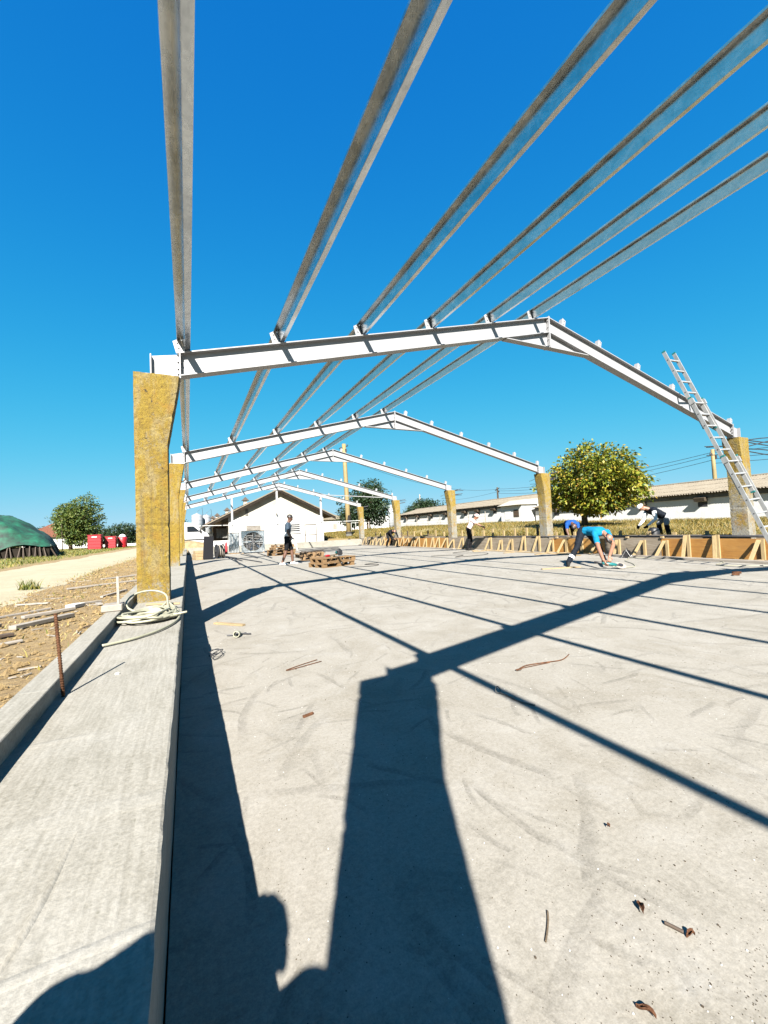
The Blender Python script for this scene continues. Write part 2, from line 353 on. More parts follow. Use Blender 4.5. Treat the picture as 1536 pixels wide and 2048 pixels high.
def tag(o, label, cat, group=None):
    o['label'] = label; o['category'] = cat
    if group: o['group'] = group
    return o
def struct(o): o['kind'] = 'structure'; return o
def stuff(o, label=None, cat=None):
    o['kind'] = 'stuff'
    if label: o['label'] = label
    if cat: o['category'] = cat
    return o
def children(o): return [c for c in list(o.children)]
def copy_tree(o, parent=None, cl=None):
    cl = [c for c in o.children]; c = o.copy(); COL.objects.link(c); c.parent = parent
    for ch in cl: copy_tree(ch, c)
    return c
def rotz(a): return Matrix.Rotation(a, 3, 'Z')
# ------------------------------------------------------------------ setting
Y0 = 5.113; SP = 6.0; XM = 5.84
def nz(x, y, s, a=1.0): return a*noise.noise(Vector((x*s, y*s, 3.7)))
def sstep(a, b, x):
    t = min(1, max(0, (x-a)/(b-a))); return t*t*(3-2*t)
def ground_z(x, y):
    if -0.6 < x < 12.28 and y < 29.55: return -.35
    z = .15
    if x >= 12.28:
        z = .42+(.30+.42*sstep(14, 34, y))*sstep(12.8, 26, x)
        z = z*(1-sstep(70, 120, y))+.5*sstep(70, 120, y)
        z += nz(x, y, .5, .05)*sstep(12.5, 14, x)
    elif x > -0.6: z = .12+.1*sstep(29.6, 36, y)
    else:
        r = 1-sstep(2.0, 2.6, -x)*(1-sstep(6.6, 7.3, -x)) if -x < 7.3 else 1
        z += nz(x, y, 1.3, .035)*r+nz(x, y, .3, .04)*sstep(7, 9, -x)+.02*r
    return z
def axis_pts(parts):
    out = []
    for a, b, n in parts: out += [a+(b-a)*i/n for i in range(n)]
    return out+[parts[-1][1]]
xs = axis_pts([(-900, -200, 7), (-200, -40, 10), (-40, -8, 24), (-8, -.62, 62), (-.62, -.58, 1), (-.58, 12.26, 4), (12.26, 12.30, 1), (12.30, 40, 70), (40, 200, 12), (200, 1200, 8)])
ys = axis_pts([(-60, -8, 6), (-8, 3, 24), (3, 16, 80), (16, 29.53, 45), (29.53, 29.57, 1), (29.57, 70, 50), (70, 200, 12), (200, 1600, 10)])
vs = [(x, y, ground_z(x, y)) for y in ys for x in xs]; nx = len(xs)
fs = [(j*nx+i, j*nx+i+1, (j+1)*nx+i+1, (j+1)*nx+i) for j in range(len(ys)-1) for i in range(nx-1)]
g = MB(); g.v = vs; g.f = fs
struct(g.build('ground', 'dirt_ground', smooth=True, fixn=False))
# sandy track beside the building, its edges uneven
g = MB(); n = 420; mm = 16
for i in range(n+1):
    y = -6+ (i/n)**1.4*96
    e1 = -2.55+nz(y, 2, .5, .35)+nz(y, 5, 2.3, .10)+.012*y; e2 = -6.7+nz(y, 9, .4, .5)+nz(y, 5, 2.0, .15)+.02*y
    for j in range(mm+1):
        x = e2+(e1-e2)*j/mm; ed = min(j, mm-j)
        g.v.append((x, y, (ground_z(x, y) if ed < 3 else .15)+[-.03, .004, .016][min(ed, 2)]+.012*math.sin(j/mm*math.pi*2)**2*(ed > 2)))
g.f = [(i*(mm+1)+j, i*(mm+1)+j+1, (i+1)*(mm+1)+j+1, (i+1)*(mm+1)+j) for i in range(n) for j in range(mm)]
struct(g.build('dirt_road', 'road_sand', smooth=True, fixn=False))
struct(MB().box((5.9, 10.4, -.1), (11.94, 37.2, .2)).build('floor_slab', 'slab_concrete'))

# kerb wall along the left: long block with a raised lip on its outer side, uneven arris
RIDGE = [(-.24, 1.212), (-.248, 1.108), (-.258, 1.001), (-.268, .922), (-.275, .885), (-.283, .83)]
def kerb():
    t = thing('kerb_wall', 'long low concrete kerb wall along the left side of the slab', 'wall')
    ny = 900; g = MB(); Ya, Yb = -8.0, 29.3
    for i in range(ny+1):
        y = Ya+(Yb-Ya)*i/ny; j = nz(y, 1, 1.1, .003)+nz(y, 4, 45, .0016)-.010*max(0, nz(y, 3, 17, 1)-.45)
        g.v += [(-.075+j, y, -.02), (-.064+j*.6, y, .418+j), (-.066+j*1.6, y, .428+j*.8), (-.073, y, .431), (-.30, y, .4325+nz(y, 8, 2, .002)), (-.56, y, .431), (-.56, y, -.02)]
    g.f = [(i*7+j, i*7+j+1, (i+1)*7+j+1, (i+1)*7+j) for i in range(ny) for j in range(6)]
    g.f += [tuple(range(7)), tuple(ny*7+k for k in range(6, -1, -1))]
    g.build('kerb_block', 'kerb_concrete', t)
    g = MB()
    for i in range(ny+1):
        y = Ya+(Yb-Ya)*i/ny; j = nz(y, 21, 5, .003)
        g.v += [(-.523+j, y, .40), (-.523+j, y, .500), (-.526+j, y, .503), (-.627+j*.5, y, .503), (-.629, y, .500), (-.629, y, -.02)]
    g.f = [(i*6+j, i*6+j+1, (i+1)*6+j+1, (i+1)*6+j) for i in range(ny) for j in range(5)]
    g.f += [tuple(range(6)), tuple(ny*6+k for k in range(5, -1, -1))]
    g.build('raised_lip', 'kerb_concrete', t)
    g = MB(); rp = RIDGE
    for i in range(25):
        f = i/24*(len(rp)-1); a = int(min(f, len(rp)-2)); x = rp[a][0]+(rp[a+1][0]-rp[a][0])*(f-a); y = rp[a][1]+(rp[a+1][1]-rp[a][1])*(f-a)
        w = .008*math.sin(math.pi*(i+.5)/25)+.002; h = (.009+.003*nz(i, 3, 1.7))*math.sin(math.pi*(i+.5)/25)
        g.v += [(x-w, y-.001, .4285), (x, y, .432+h), (x+w*1.3, y+.001, .4285)]
    g.f = [(i*3+j, i*3+j+1, i*3+j+4, i*3+j+3) for i in range(24) for j in range(2)]
    g.build('trowel_ridge', 'kerb_concrete', t, True, fixn=False)
kerb()
tag(MB().box((6.0, 29.15, .2), (12.0, .36, .46)).build('end_kerb', 'kerb_concrete', bevel=.01), 'low concrete kerb closing the far end of the slab', 'wall')

# ------------------------------------------------------------------ columns
ORD = ['rearmost (behind the viewpoint)', 'second from the rear (behind the viewpoint)', 'nearest', 'second', 'third', 'fourth', 'last']
def col_mesh(name, m, side):
    # tapering head: the inner side flares toward the rafter
    prof = [(-.495, .40), (-.185, .40), (-.180, 1.2), (-.176, 2.12), (-.150, 2.32), (-.100, 2.62), (-.052, 2.84), (-.046, 2.895), (-.49, 2.905), (-.495, 2.3), (-.497, 1.2)]
    zs = [.40, .8, 1.2, 1.235, 1.24, 1.6, 2.12, 2.32, 2.5, 2.62, 2.75, 2.84, 2.905]
    def inner(z):
        P = [(.40, -.186), (1.2, -.182), (2.12, -.176), (2.80, -.056), (2.905, -.046)]
        for (a, xa), (b, xb) in zip(P, P[1:]):
            if z <= b: return xa+(xb-xa)*(z-a)/(b-a)
    g = MB(); zs2 = []
    for a, b in zip(zs, zs[1:]):
        k = max(1, int((b-a)/.03)); zs2 += [a+(b-a)*i/k for i in range(k)]
    zs2.append(zs[-1]); nxs = 7; nys = 7
    rng = random.Random(name)
    off = rng.random()*50
    for z in zs2:
        xi, xo = inner(z), -.494; ring = []
        y0, y1 = -.10, .25
        for i in range(nxs): ring.append((xo+(xi-xo)*i/nxs, y0))
        for i in range(nys): ring.append((xi, y0+(y1-y0)*i/nys))
        for i in range(nxs): ring.append((xi+(xo-xi)*i/nxs, y1))
        for i in range(nys): ring.append((xo, y1+(y0-y1)*i/nys))
        gr = .006 if abs(z-1.2375) < .003 else 0
        for (x, y) in ring:
            cx, cy = (xo+xi)/2, .075; d = Vector((x-cx, y-cy, 0)); cn = 1
            corner = (abs(x-xo) < .001 or abs(x-xi) < .001) and (abs(y-y0) < .001 or abs(y-y1) < .001)
            e = .002*noise.noise(Vector((x*9+off, y*9, z*9)))+.0035*noise.noise(Vector((x*30+off, y*30, z*30)))-gr
            if corner: e -= .005+.020*max(0, noise.noise(Vector((off, z*19, x*7)))-.15)
            d.normalize(); zz = z
            if z > 2.9: zz = z-.012-.02*max(0, noise.noise(Vector((x*12+off, y*12, 5))))
            px = x+d.x*e
            g.v.append((px if side < 0 else 2*XM-px, y+d.y*e, zz))
    q = 2*(nxs+nys); m_ = len(zs2)
    g.f = [(i*q+j, i*q+(j+1) % q, (i+1)*q+(j+1) % q, (i+1)*q+j) for i in range(m_-1) for j in range(q)]
    g.f += [tuple(range(q-1, -1, -1)), tuple((m_-1)*q+j for j in range(q))]
    return g.mesh(name)
rng = random.Random(3)
for n in range(-2, 5):
    for side in (-1, 1):
        y = Y0+SP*n; o_ = ORD[n+2]
        sname = 'left kerb' if side < 0 else 'right side, above the formwork'
        t = thing('concrete_column', f'{"lichen-yellowed" if side < 0 else "yellow-streaked"} old concrete column, {o_} on the {sname}', 'column',
                  'old concrete columns carrying the roof frames', (0, y, 0))
        me = col_mesh('shaft%d%d' % (n, side), None, side); me.name = 'shaft'
        me.materials.append(mat('lichen_concrete' if side < 0 else 'lichen_concrete_right'))
        s = put('shaft', me, t)
        if side > 0 and n >= 0:      # starter bars sticking out of the heads
            ln = 2.1 if n == 0 else .6
            for z0 in (2.86, 2.66):
                for kx in range(3):
                    a = (12.05, -.02+.05*kx, z0-.01*kx); L = ln*rng.uniform(.8, 1.1)
                    b = (12.05+L, -.05+.05*kx+rng.uniform(-.12, .12), z0+rng.uniform(-.12, .22)*L)
                    mid_ = [(a[i]+b[i])/2+rng.uniform(-.02, .02) for i in range(3)]
                    MB().tube([a, mid_, b], .013, 6).build('rebar', 'dark_steel', t)
                for kx in range(2):
                    L = (.95 if n == 0 else .35)*rng.uniform(.8, 1.1)
                    a = (11.85, .2+.03*kx, z0-.12); b = (11.85-L, .2+.03*kx+rng.uniform(-.05, .05), z0-.16+rng.uniform(-.08, .02))
                    MB().tube([a, b], .010, 6).build('rebar', 'blue_rebar' if n else 'dark_steel', t)
        if side < 0 and n in (1, 2):
            MB().tube([(-.12, -.05, 2.45), (-.06, -.12, 2.47), (.0, -.16, 2.53)], .011, 6).build('rebar', 'rust_steel', t)

# ------------------------------------------------------------------ roof frames
ZE, ZR = 3.205, 4.708; AL = math.atan((ZR-ZE)/(XM+.03)); CA, SA = math.cos(AL), math.sin(AL)
DV = .275                                # vertical depth of the rafter
def rz(x):                               # top of rafter over x (either half)
    x = x if x <= XM else 2*XM-x
    return ZE+(x+.03)*math.tan(AL)
PX = [.02, 1.11, 2.25, 3.40, 4.55, 5.50]
def mirror(poly): return [(2*XM-a, b) for a, b in poly]
def rafter(g, mir):
    A, B = -.03, XM; ft, fwid = .013, .07
    f = (lambda p: mirror(p)) if mir else (lambda p: p)
    g.prism(f([(A, rz(A)-ft), (B-.002, rz(B)-ft), (B-.002, rz(B)-DV+ft), (A, rz(A)-DV+ft)]), 'y', -.005, .005)
    g.prism(f([(A, rz(A)), (B-.001, rz(B)), (B-.001, rz(B)-ft), (A, rz(A)-ft)]), 'y', -fwid, fwid)
    g.prism(f([(A, rz(A)-DV+ft), (B-.001, rz(B)-DV+ft), (B-.001, rz(B)-DV), (A, rz(A)-DV)]), 'y', -fwid, fwid)
def frame_parts(t):
    for mir in (0, 1):
        g = MB(); rafter(g, mir); g.build('rafter', 'rafter_steel', t)
        f = mirror if mir else (lambda p: p)
        # short post over the column: web, two flanges, base plate, end plate
        g = MB(); x0, x1 = -.335, -.045
        g.prism(f([(x0+.012, 2.912), (x1-.0, 2.912), (x1, rz(-.03)-.012), (x0+.012, rz(-.03)-.065)]), 'y', -.006, .006)
        g.prism(f([(x0, 2.912), (x0+.012, 2.912), (x0+.012, rz(-.03)-.062), (x0, rz(-.03)-.065)]), 'y', -.07, .07)
        g.prism(f([(x0-.05, 2.896), (x1+.0, 2.896), (x1, 2.912), (x0-.05, 2.912)]), 'y', -.09, .09)
        g.build('knee_post', 'rafter_steel', t)
        MB().prism(f([(-.045, rz(-.03)-DV-.03), (-.031, rz(-.03)-DV-.03), (-.031, rz(-.03)+.015), (-.045, rz(-.03)+.015)]), 'y', -.075, .075).build('end_plate', 'rafter_steel', t)
        if mir == 0:
            g = MB().box((XM, 0, (rz(4.85)-DV+rz(XM))/2), (.022, .15, rz(XM)-rz(4.85)+DV+.03))
            for zz in (0, .11, .22, .33, .44):
                for yy in (-.05, .05): g.tube([(XM-.026, yy, rz(XM)-.06-zz), (XM+.026, yy, rz(XM)-.06-zz)], .012, 6)
            g.build('splice_plate', 'rafter_steel', t)
        g = MB()
        for zz in (.03, .11, .19, .25):
            for yy in (-.045, .045): x_ = -.03 if not mir else 2*XM+.03; g.tube([(x_-.034, yy, rz(-.03)-.01-zz), (x_+.014, yy, rz(-.03)-.01-zz)], .011, 6)
        g.build('plate_bolts', 'dark_steel', t)
        g = MB(); xa = 4.85
        za = rz(xa)-DV
        g.prism(f([(xa+.05, za), (XM-.001, rz(XM)-DV-.001), (XM-.001, za)]), 'y', -.004, .004)
        g.prism(f([(xa, za-.001), (XM-.001, za-.001), (XM-.001, za-.014), (xa, za-.014)]), 'y', -.06, .06)
        g.build('ridge_haunch', 'rafter_steel', t)
        for x in PX:                     # cleats: a slotted plate with a folded edge
            g = MB(); sx = 1
            u = Vector((CA, 0, SA)); nn = Vector((-SA, 0, CA)); o = Vector((x-.012, 0, rz(x)))
            def P(a, b): p = o+u*a+nn*b; return (p.x, p.z)
            g.prism(f([P(-.085, .001), P(-.004, .001), P(-.004, .165), P(-.085, .14)]), 'y', -.03, -.022)
            g.prism(f([P(-.004, .001), P(.002, .001), P(.002, .155), P(-.004, .155)]), 'y', -.03, .045)
            for bb in (.06, .12):
                q = P(-.045, bb); g.tube([((q[0] if not mir else 2*XM-q[0]), -.042, q[1]), ((q[0] if not mir else 2*XM-q[0]), -.029, q[1])], .009, 6)
            g.build('purlin_cleat', 'rafter_steel', t)
fr0 = None
for n in range(-2, 5):
    lab = f'pale steel portal roof frame with haunched ridge, {ORD[n+2]} of the row'
    if fr0 is None:
        t = thing('roof_frame', lab, 'roof frame', 'steel portal frames over the slab'); frame_parts(t); fr0 = t
    else:
        t = copy_tree(fr0); t['label'] = lab
    t.location = (0, Y0+SP*n+.05, 0)

# Z purlins, one per line and bay, on the left slope only
def purlin_mesh():
    h, fl, lip, th = .158, .052, .015, .0045
    # centre-line in (u, n): top flange points down-slope (left), bottom flange up-slope
    cl = [(-fl, h-lip), (-fl, h), (0, h), (0, .012), (fl, .012), (fl, .012+lip)]
    return cl, th
cl, th = purlin_mesh()
def strip(g, a, b, y0, y1):
    a, b = Vector((a[0], a[1])), Vector((b[0], b[1])); d = (b-a).normalized(); q = Vector((-d.y, d.x))*th/2
    poly = [a-q, b-q, b+q, a+q]; poly2 = []
    for p in poly: poly2.append((p.x*CA-p.y*SA, p.x*SA+p.y*CA))
    g.prism(poly2, 'y', y0, y1)
g = MB()
for a, b in zip(cl, cl[1:]): strip(g, a, b, .004, SP-.004)
pme = g.mesh('web'); pme.materials.append(mat('galvanised_steel'))
PN = ['eave', 'second', 'third', 'fourth', 'fifth', 'ridge']
BN = ['behind the viewpoint', 'overhead before the nearest frame', 'between nearest and second frames', 'between second and third frames',
      'between third and fourth frames', 'between fourth and last frames']
rng = random.Random(5)
for b_, n in enumerate(range(-2, 4)):
    for i, x in enumerate(PX):
        o = bpy.data.objects.new('steel_purlin', pme); COL.objects.link(o)
        o.location = (x+.003, Y0+SP*n+.05, rz(x)+.003+rng.uniform(0, .004))
        pos = {'eave': 'at the left eave', 'ridge': 'next to the ridge'}.get(PN[i], PN[i]+' from the left eave')
        tag(o, f'galvanised steel purlin {pos}, {BN[b_]}', 'purlin', 'galvanised purlins on the left roof slope')

# posts and rail in the far gable
for x in (2.70, 5.69, 8.86):
    z1 = rz(x)-DV-(.28 if abs(x-XM) < 1 else 0)+.26*(abs(x-XM) < 1)*0
    g = MB(); h = z1-.44
    g.box((x, 29.17, .44+h/2), (.012, .12, h)); g.box((x, 29.112, .44+h/2), (.12, .010, h)); g.box((x, 29.228, .44+h/2), (.12, .010, h))
    g.box((x, 29.17, .441), (.2, .2, .016))
    tag(g.build('gable_post', 'rafter_steel'), 'white steel post under the last roof frame, ' + {2.70: 'left of the standing man', 5.69: 'below the ridge', 8.86: 'right of the barn door frame'}[x], 'post', 'gable posts')
tag(MB().tube([(-.3, 29.06, 1.84), (4, 29.06, 1.80), (8, 29.06, 1.81), (12, 29.06, 1.83)], .022, 6).build('guard_rail', 'white_paint'), 'thin pale rail strung across the far gable posts', 'rail')
tag(MB().bar((8.4, 29.10, rz(8.4)-.20), (11.45, 23.22, rz(11.45)-.2), .05, .05).build('wind_brace', 'rafter_steel'), 'thin pale steel brace between the last two right rafters', 'brace')
# ------------------------------------------------------------------ formwork on the right
def formwork():
    t = thing('timber_formwork', 'long timber formwork with slanted braces along the right side of the slab', 'formwork')
    rng = random.Random(11)
    # inner panels: plywood lengths, orange near, grey in the middle
    y = -3.0; seq = ['plywood_orange', 'plywood_orange', 'plywood_orange', 'plywood_orange', 'plywood_grey', 'plywood_orange', 'plywood_grey', 'plywood_grey', 'plywood_grey', 'plywood_orange', 'plywood_orange', 'plywood_orange', 'plywood_grey', 'plywood_grey', 'plywood_orange']
    i = 0
    while y < 28.6:
        L = [2.5, 2.5, 2.5, 2.5, 1.7, 2.1, 2.2, 2.3, 2.0, 2.4][i % 10]; L = min(L, 28.7-y)
        h = .50+rng.uniform(-.025, .02)
        MB().box((11.82+rng.uniform(-.004, .004), y+L/2, .012+h/2), (.021, L-.008, h)).build('panel', seq[i % len(seq)], t)
        y += L; i += 1
    y = -3.0
    while y < 28.6:
        L = min(2.44, 28.7-y)
        MB().box((12.26, y+L/2, .30), (.021, L-.008, .56)).build('panel', 'plywood_grey', t); y += L
    by = [3.6, 4.2, 4.78, 5.57, 6.22, 6.78, 7.5, 8.2, 8.9, 9.55, 10.2, 10.75, 11.36, 12.12, 12.73, 13.39, 14.09, 16.12, 16.75, 17.43, 18.03, 18.73, 19.4, 20.11, 20.7, 21.33, 22.08, 22.67, 23.3, 24.1, 24.71, 25.42, 26.01, 26.6, 27.15, 27.89]
    for y in by:
        y += rng.uniform(-.08, .08); w = rng.uniform(.036, .055); hh = .50+rng.uniform(-.07, .09); fx = 11.48+rng.uniform(-.10, .09)
        MB().box((11.783, y, .01+hh/2), (.05, w*1.6, hh)).build('upright', 'pine', t)
        MB().bar((fx, y+.062+rng.uniform(-.09, .06), .02), (11.765, y+.062, hh-.01), .024, .078, (0, 1, 0)).build('brace', 'pine', t)
        if rng.random() < .75: MB().box((11.60, y+.03, .012), (.36, .09, .022)).build('foot_plate', 'pine_x', t)
    for y in [4.6, 5.4, 6.1, 6.9, 7.6, 8.5, 9.3, 10.2, 11.0, 11.89, 12.47, 13.13, 13.8, 14.51, 15.14, 15.96, 16.8, 17.6, 18.4, 19.2, 20, 20.8, 21.6, 22.4, 23.2, 24, 24.8, 25.6, 26.4, 27.2]:
        hh = rng.uniform(.26, .40) if y > 11 else rng.uniform(.10, .2)
        MB().box((12.30, y, .42+hh/2), (.045, .085, hh+.25)).build('stake', 'pine' if rng.random() < .8 else 'dark_wood', t)
        if y > 15 and rng.random() < .6: MB().box((12.335, y+.4, .62+rng.uniform(-.02, .02)), (.022, .85, .07)).build('batten', 'pine_y', t)
    for y in [6.95, 7.95, 10.05, 10.55]: MB().box((11.98, y, .535), (.42, .07, .045)).build('spacer', 'pine_x', t)
formwork()
tag(MB().tube([(11.86, 3.2, .545), (11.87, 8.4, .55)], .030, 10).build('scaffold_tube', 'dark_steel', smooth=True), 'dark steel tube lying on the near formwork edge', 'tube', 'tubes on the formwork edge')
tag(MB().tube([(11.88, 9.2, .55), (11.87, 14.6, .552)], .028, 10).build('scaffold_tube', 'dark_steel', smooth=True), 'dark steel tube lying on the middle formwork edge', 'tube', 'tubes on the formwork edge')
tag(MB().bar((10.95, 3.0, .03), (11.30, 8.6, .03), .11, .05).build('timber_beam', 'bleached_wood'), 'long grey timber on the floor before the near formwork', 'timber', 'timbers before the formwork')
tag(MB().bar((11.20, 3.1, .025), (11.42, 7.4, .025), .08, .04).build('timber_beam', 'bleached_wood'), 'thinner grey timber touching the near brace feet', 'timber', 'timbers before the formwork')
tag(MB().bar((11.15, 9.3, .012), (11.3, 14.0, .012), .16, .022).build('timber_beam', 'pine_y'), 'yellow floor plank between bent worker and leaning man', 'timber', 'timbers before the formwork')
tag(MB().bar((11.2, 16.0, .03), (11.25, 28, .03), .09, .05).build('timber_beam', 'bleached_wood'), 'long grey timber on the floor before the far formwork', 'timber', 'timbers before the formwork')
rng = random.Random(21)
for i in range(9):     # off-cuts at the brace feet
    y = rng.uniform(9, 15); x = rng.uniform(10.7, 11.3); a = rng.uniform(0, 3.1); L = rng.uniform(.2, .6)
    tag(MB().box((x, y, .016), (L, rng.uniform(.05, .1), .024), rotz(a)).build('timber_offcut', 'pine_x'), 'short pine off-cut on the floor at the brace feet', 'wood scrap', 'pine off-cuts by the formwork')
tag(MB().lathe((12.55, 7.62, .46), [(.16, 0), (.165, .02), (.15, .22), (.125, .29), (.08, .325), (.02, .335)], 18).build('cap_stand_in', 'black_plastic', smooth=True), 'black rounded bucket standing upside down behind the formwork', 'bucket')  # simple rounded form added in place of a crouching worker's dark cap

# ------------------------------------------------------------------ ladder
def ladder():
    t = thing('extension_ladder', 'long aluminium extension ladder leaning on the nearest right rafter', 'ladder')
    F = Vector((9.85, 3.72, 0)); C = Vector((9.575, 4.97, 3.74)); d = (C-F).normalized(); L = (C-F).length
    s = Vector((1, 0, 0)); s = (s-d*s.dot(d)).normalized(); nrm = s.cross(d)   # points toward the viewer side
    if nrm.y > 0: nrm = -nrm
    secs = [(0.0, 2.35, .50, .058), (1.55, 3.75, .445, .029), (3.05, L+1.02, .395, 0.0)]
    for si, (a, b, w, off) in enumerate(secs):
        o = F+s*.22+nrm*off; g = thing  # placeholder
        for sg in (-1, 1):
            r = MB().bar(o+s*(sg*w/2)+d*a, o+s*(sg*w/2)+d*b, .026, .07, nrm).build('rail', 'aluminium', t)
            for e in (a, b):
                MB().bar(o+s*(sg*w/2)+d*(e-.012), o+s*(sg*w/2)+d*(e+.022), .029, .074, nrm).build('end_cap', 'teal_plastic' if e > .01 else 'black_plastic', r)
            if si < 2: MB().bar(o+s*(sg*(w/2+.004))+d*(b-.14), o+s*(sg*(w/2+.004))+d*(b-.03), .045, .10, nrm).build('bracket', 'aluminium', r)
            z = math.ceil((a+.05)/.28)*.28
            while z < b-.05:
                p = o+s*(sg*(w/2+.0135))+d*z
                MB().tube([p, p+s*(sg*.004)], .011, 8).build('rung_end', 'dark_steel', r); z += .28
        z = math.ceil((a+.05)/.28)*.28
        while z < b-.05:
            MB().bar(o-s*(w/2-.01)+d*z, o+s*(w/2-.01)+d*z, .030, .030, nrm).build('rung', 'aluminium', t); z += .28
ladder()

# ------------------------------------------------------------------ people
def capsule_pts(a, b, ra, rb):
    a, b = Vector(a), Vector(b); out = []
    for c, r in ((a, ra), (b, rb)):
        for i in range(1, 8):
            th_ = math.pi*i/8
            for j in range(12):
                ph = 2*math.pi*j/12; out.append(c+Vector((math.sin(th_)*math.cos(ph), math.sin(th_)*math.sin(ph), math.cos(th_)))*r)
        out += [c+Vector((0, 0, r)), c-Vector((0, 0, r))]
    return out
def figure(name, label, J, wear, hair=True, vox=.011, group=None, cap=None):
    """J: world joints; wear: materials for head, torso, torso_low, sleeve, forearm, pelvis, thigh, shin, shoe, hand"""
    V = {k: Vector(v) for k, v in J.items()}
    P = []      # (material, a, b, ra, rb)
    def c(m, a, b, ra, rb): P.append((m, Vector(a), Vector(b), ra, rb))
    up_ = (V['neck']-V['pelvis']).normalized(); lat = (V['shL']-V['shR']).normalized()
    fwd = lat.cross(up_).normalized()*-1
    if 'fwd' in V and fwd.dot(V['fwd']) < 0: fwd = -fwd
    mid_ = V['pelvis'].lerp(V['neck'], .42); ch = V['pelvis'].lerp(V['neck'], .76)
    tw = wear.get('torso_low', wear['torso'])
    for sg in (-1, 1):
        c(wear['pelvis'], V['pelvis']+lat*sg*.075, V['pelvis']+lat*sg*.07+up_*.06, .105, .10)
        c(tw, V['pelvis']+lat*sg*.065+up_*.08, mid_+lat*sg*.06, .105, .105)
        c(wear['torso'], mid_+lat*sg*.07, ch+lat*sg*.085, .105, .11)
    c(wear['torso'], ch, V['neck']-up_*.05, .12, .075)
    c(wear['torso'], V['shL'], V['shR'], .072, .072)
    hd = V['head']; ax = (hd-V['neck']).normalized(); face = V['face'].normalized()
    face = (face-ax*face.dot(ax)*.6).normalized(); sd_ = ax.cross(face).normalized()
    c(wear['head'], V['neck']-up_*.03, hd-ax*.03, .056, .055)
    c(wear['head'], hd+ax*.035-face*.015, hd+ax*.02+face*.02, .088, .082)           # cranium
    c(wear['head'], hd-ax*.02+face*.03, hd-ax*.075+face*.055, .066, .042)           # jaw
    c(wear['head'], hd+face*.095+ax*.01, hd+face*.108-ax*.028, .010, .015)          # nose
    for sg in (-1, 1):
        c(wear['head'], hd+sd_*sg*.082-ax*.012+ax*.02, hd+sd_*sg*.084-ax*.03, .016, .011)   # ears
        c('eye', hd+face*.088+sd_*sg*.032+ax*.012, hd+face*.090+sd_*sg*.034+ax*.012, .009, .009)
    c('eye', hd+face*.084-ax*.052-sd_*.016, hd+face*.084-ax*.052+sd_*.016, .007, .007)      # mouth
    for S_ in 'LR':
        sh, el, wr = V['sh'+S_], V['el'+S_], V['wr'+S_]
        c(wear['sleeve'], sh, sh.lerp(el, .62), .066, .060); c(wear['upper'] if 'upper' in wear else wear['forearm'], sh.lerp(el, .6), el, .050, .045)
        c(wear['forearm'], el, el.lerp(wr, .35), .045, .043); c(wear['forearm'], el.lerp(wr, .35), wr, .043, .030)
        hdv = (V['hand'+S_]-wr).normalized() if 'hand'+S_ in V else (wr-el).normalized()
        palmn = V['palm'+S_].normalized() if 'palm'+S_ in V else lat*(-1 if S_ == 'L' else 1)
        pl = hdv.cross(palmn).normalized(); palmn = pl.cross(hdv)
        hm = wear.get('hand', wear['forearm'])
        for q in (-1, 0, 1): c(hm, wr+hdv*.01+pl*q*.010, wr+hdv*.082+pl*q*.024, .019, .015)
        for q, ln in ((-1.5, .062), (-.5, .074), (.5, .078), (1.5, .068)):
            a = wr+hdv*.088+pl*q*.019; b = a+(hdv*.85+palmn*.5).normalized()*ln*.5; e = b+(hdv*.45+palmn*.9).normalized()*ln*.5
            c(hm, a, b, .0095, .009); c(hm, b, e, .009, .0075)
        tside = V['thumb'+S_].normalized() if 'thumb'+S_ in V else pl
        a = wr+hdv*.025+tside*.025; b = a+(hdv*.6+tside*.7+palmn*.3).normalized()*.042; c(hm, a, b, .013, .011); c(hm, b, b+(hdv*.8+palmn*.5).normalized()*.034, .010, .008)
        hp, kn, an, to = V['pelvis']+lat*(.088 if S_ == 'L' else -.088), V['kn'+S_], V['an'+S_], V['toe'+S_]
        c(wear['thigh'], hp, kn.lerp(hp, .12), .098, .070); c(wear.get('knee', wear['shin']), kn.lerp(hp, .12), kn, .058 if wear['shin'].startswith('skin') else .068, .056 if wear['shin'].startswith('skin') else .064)
        bs_ = 0 if wear['shin'].startswith('skin') else .012
        c(wear['shin'], kn, kn.lerp(an, .35), .052+bs_, .056+bs_); c(wear['shin'], kn.lerp(an, .35), an, .056+bs_, .038+bs_*1.6)
        if 'band' in wear: c(wear['band'], kn.lerp(an, .55), kn.lerp(an, .63), .066, .066)
        fd = (to-an); fd.z = 0; fd.normalize(); hl = an-fd*.045; 
        c(wear['shoe'], hl-Vector((0, 0, an.z-to.z-.012)), to, .042, .036); c(wear['shoe'], an-Vector((0, 0, .02)), an+fd*.08-Vector((0, 0, .03)), .045, .038)
    bm = bmesh.new()
    for m, a, b, ra, rb in P:
        vs = [bm.verts.new(p) for p in capsule_pts(a, b, ra, rb)]
        r = bmesh.ops.convex_hull(bm, input=vs)
        junk = [e for e in r['geom_interior'] if isinstance(e, bmesh.types.BMVert)]
        if junk: bmesh.ops.delete(bm, geom=junk, context='VERTS')
    me = bpy.data.meshes.new('body_src'); bm.to_mesh(me); bm.free()
    tmp = bpy.data.objects.new('tmp', me); COL.objects.link(tmp)
    rm = tmp.modifiers.new('r', 'REMESH'); rm.mode = 'VOXEL'; rm.voxel_size = vox
    sm_ = tmp.modifiers.new('s', 'SMOOTH'); sm_.factor = .5; sm_.iterations = 2
    dg = bpy.context.evaluated_depsgraph_get(); dg.update()
    out = bpy.data.meshes.new_from_object(tmp.evaluated_get(dg)); bpy.data.objects.remove(tmp); bpy.data.meshes.remove(me)
    names = sorted({p[0] for p in P}); out.materials.clear()
    for n_ in names: out.materials.append(mat(n_))
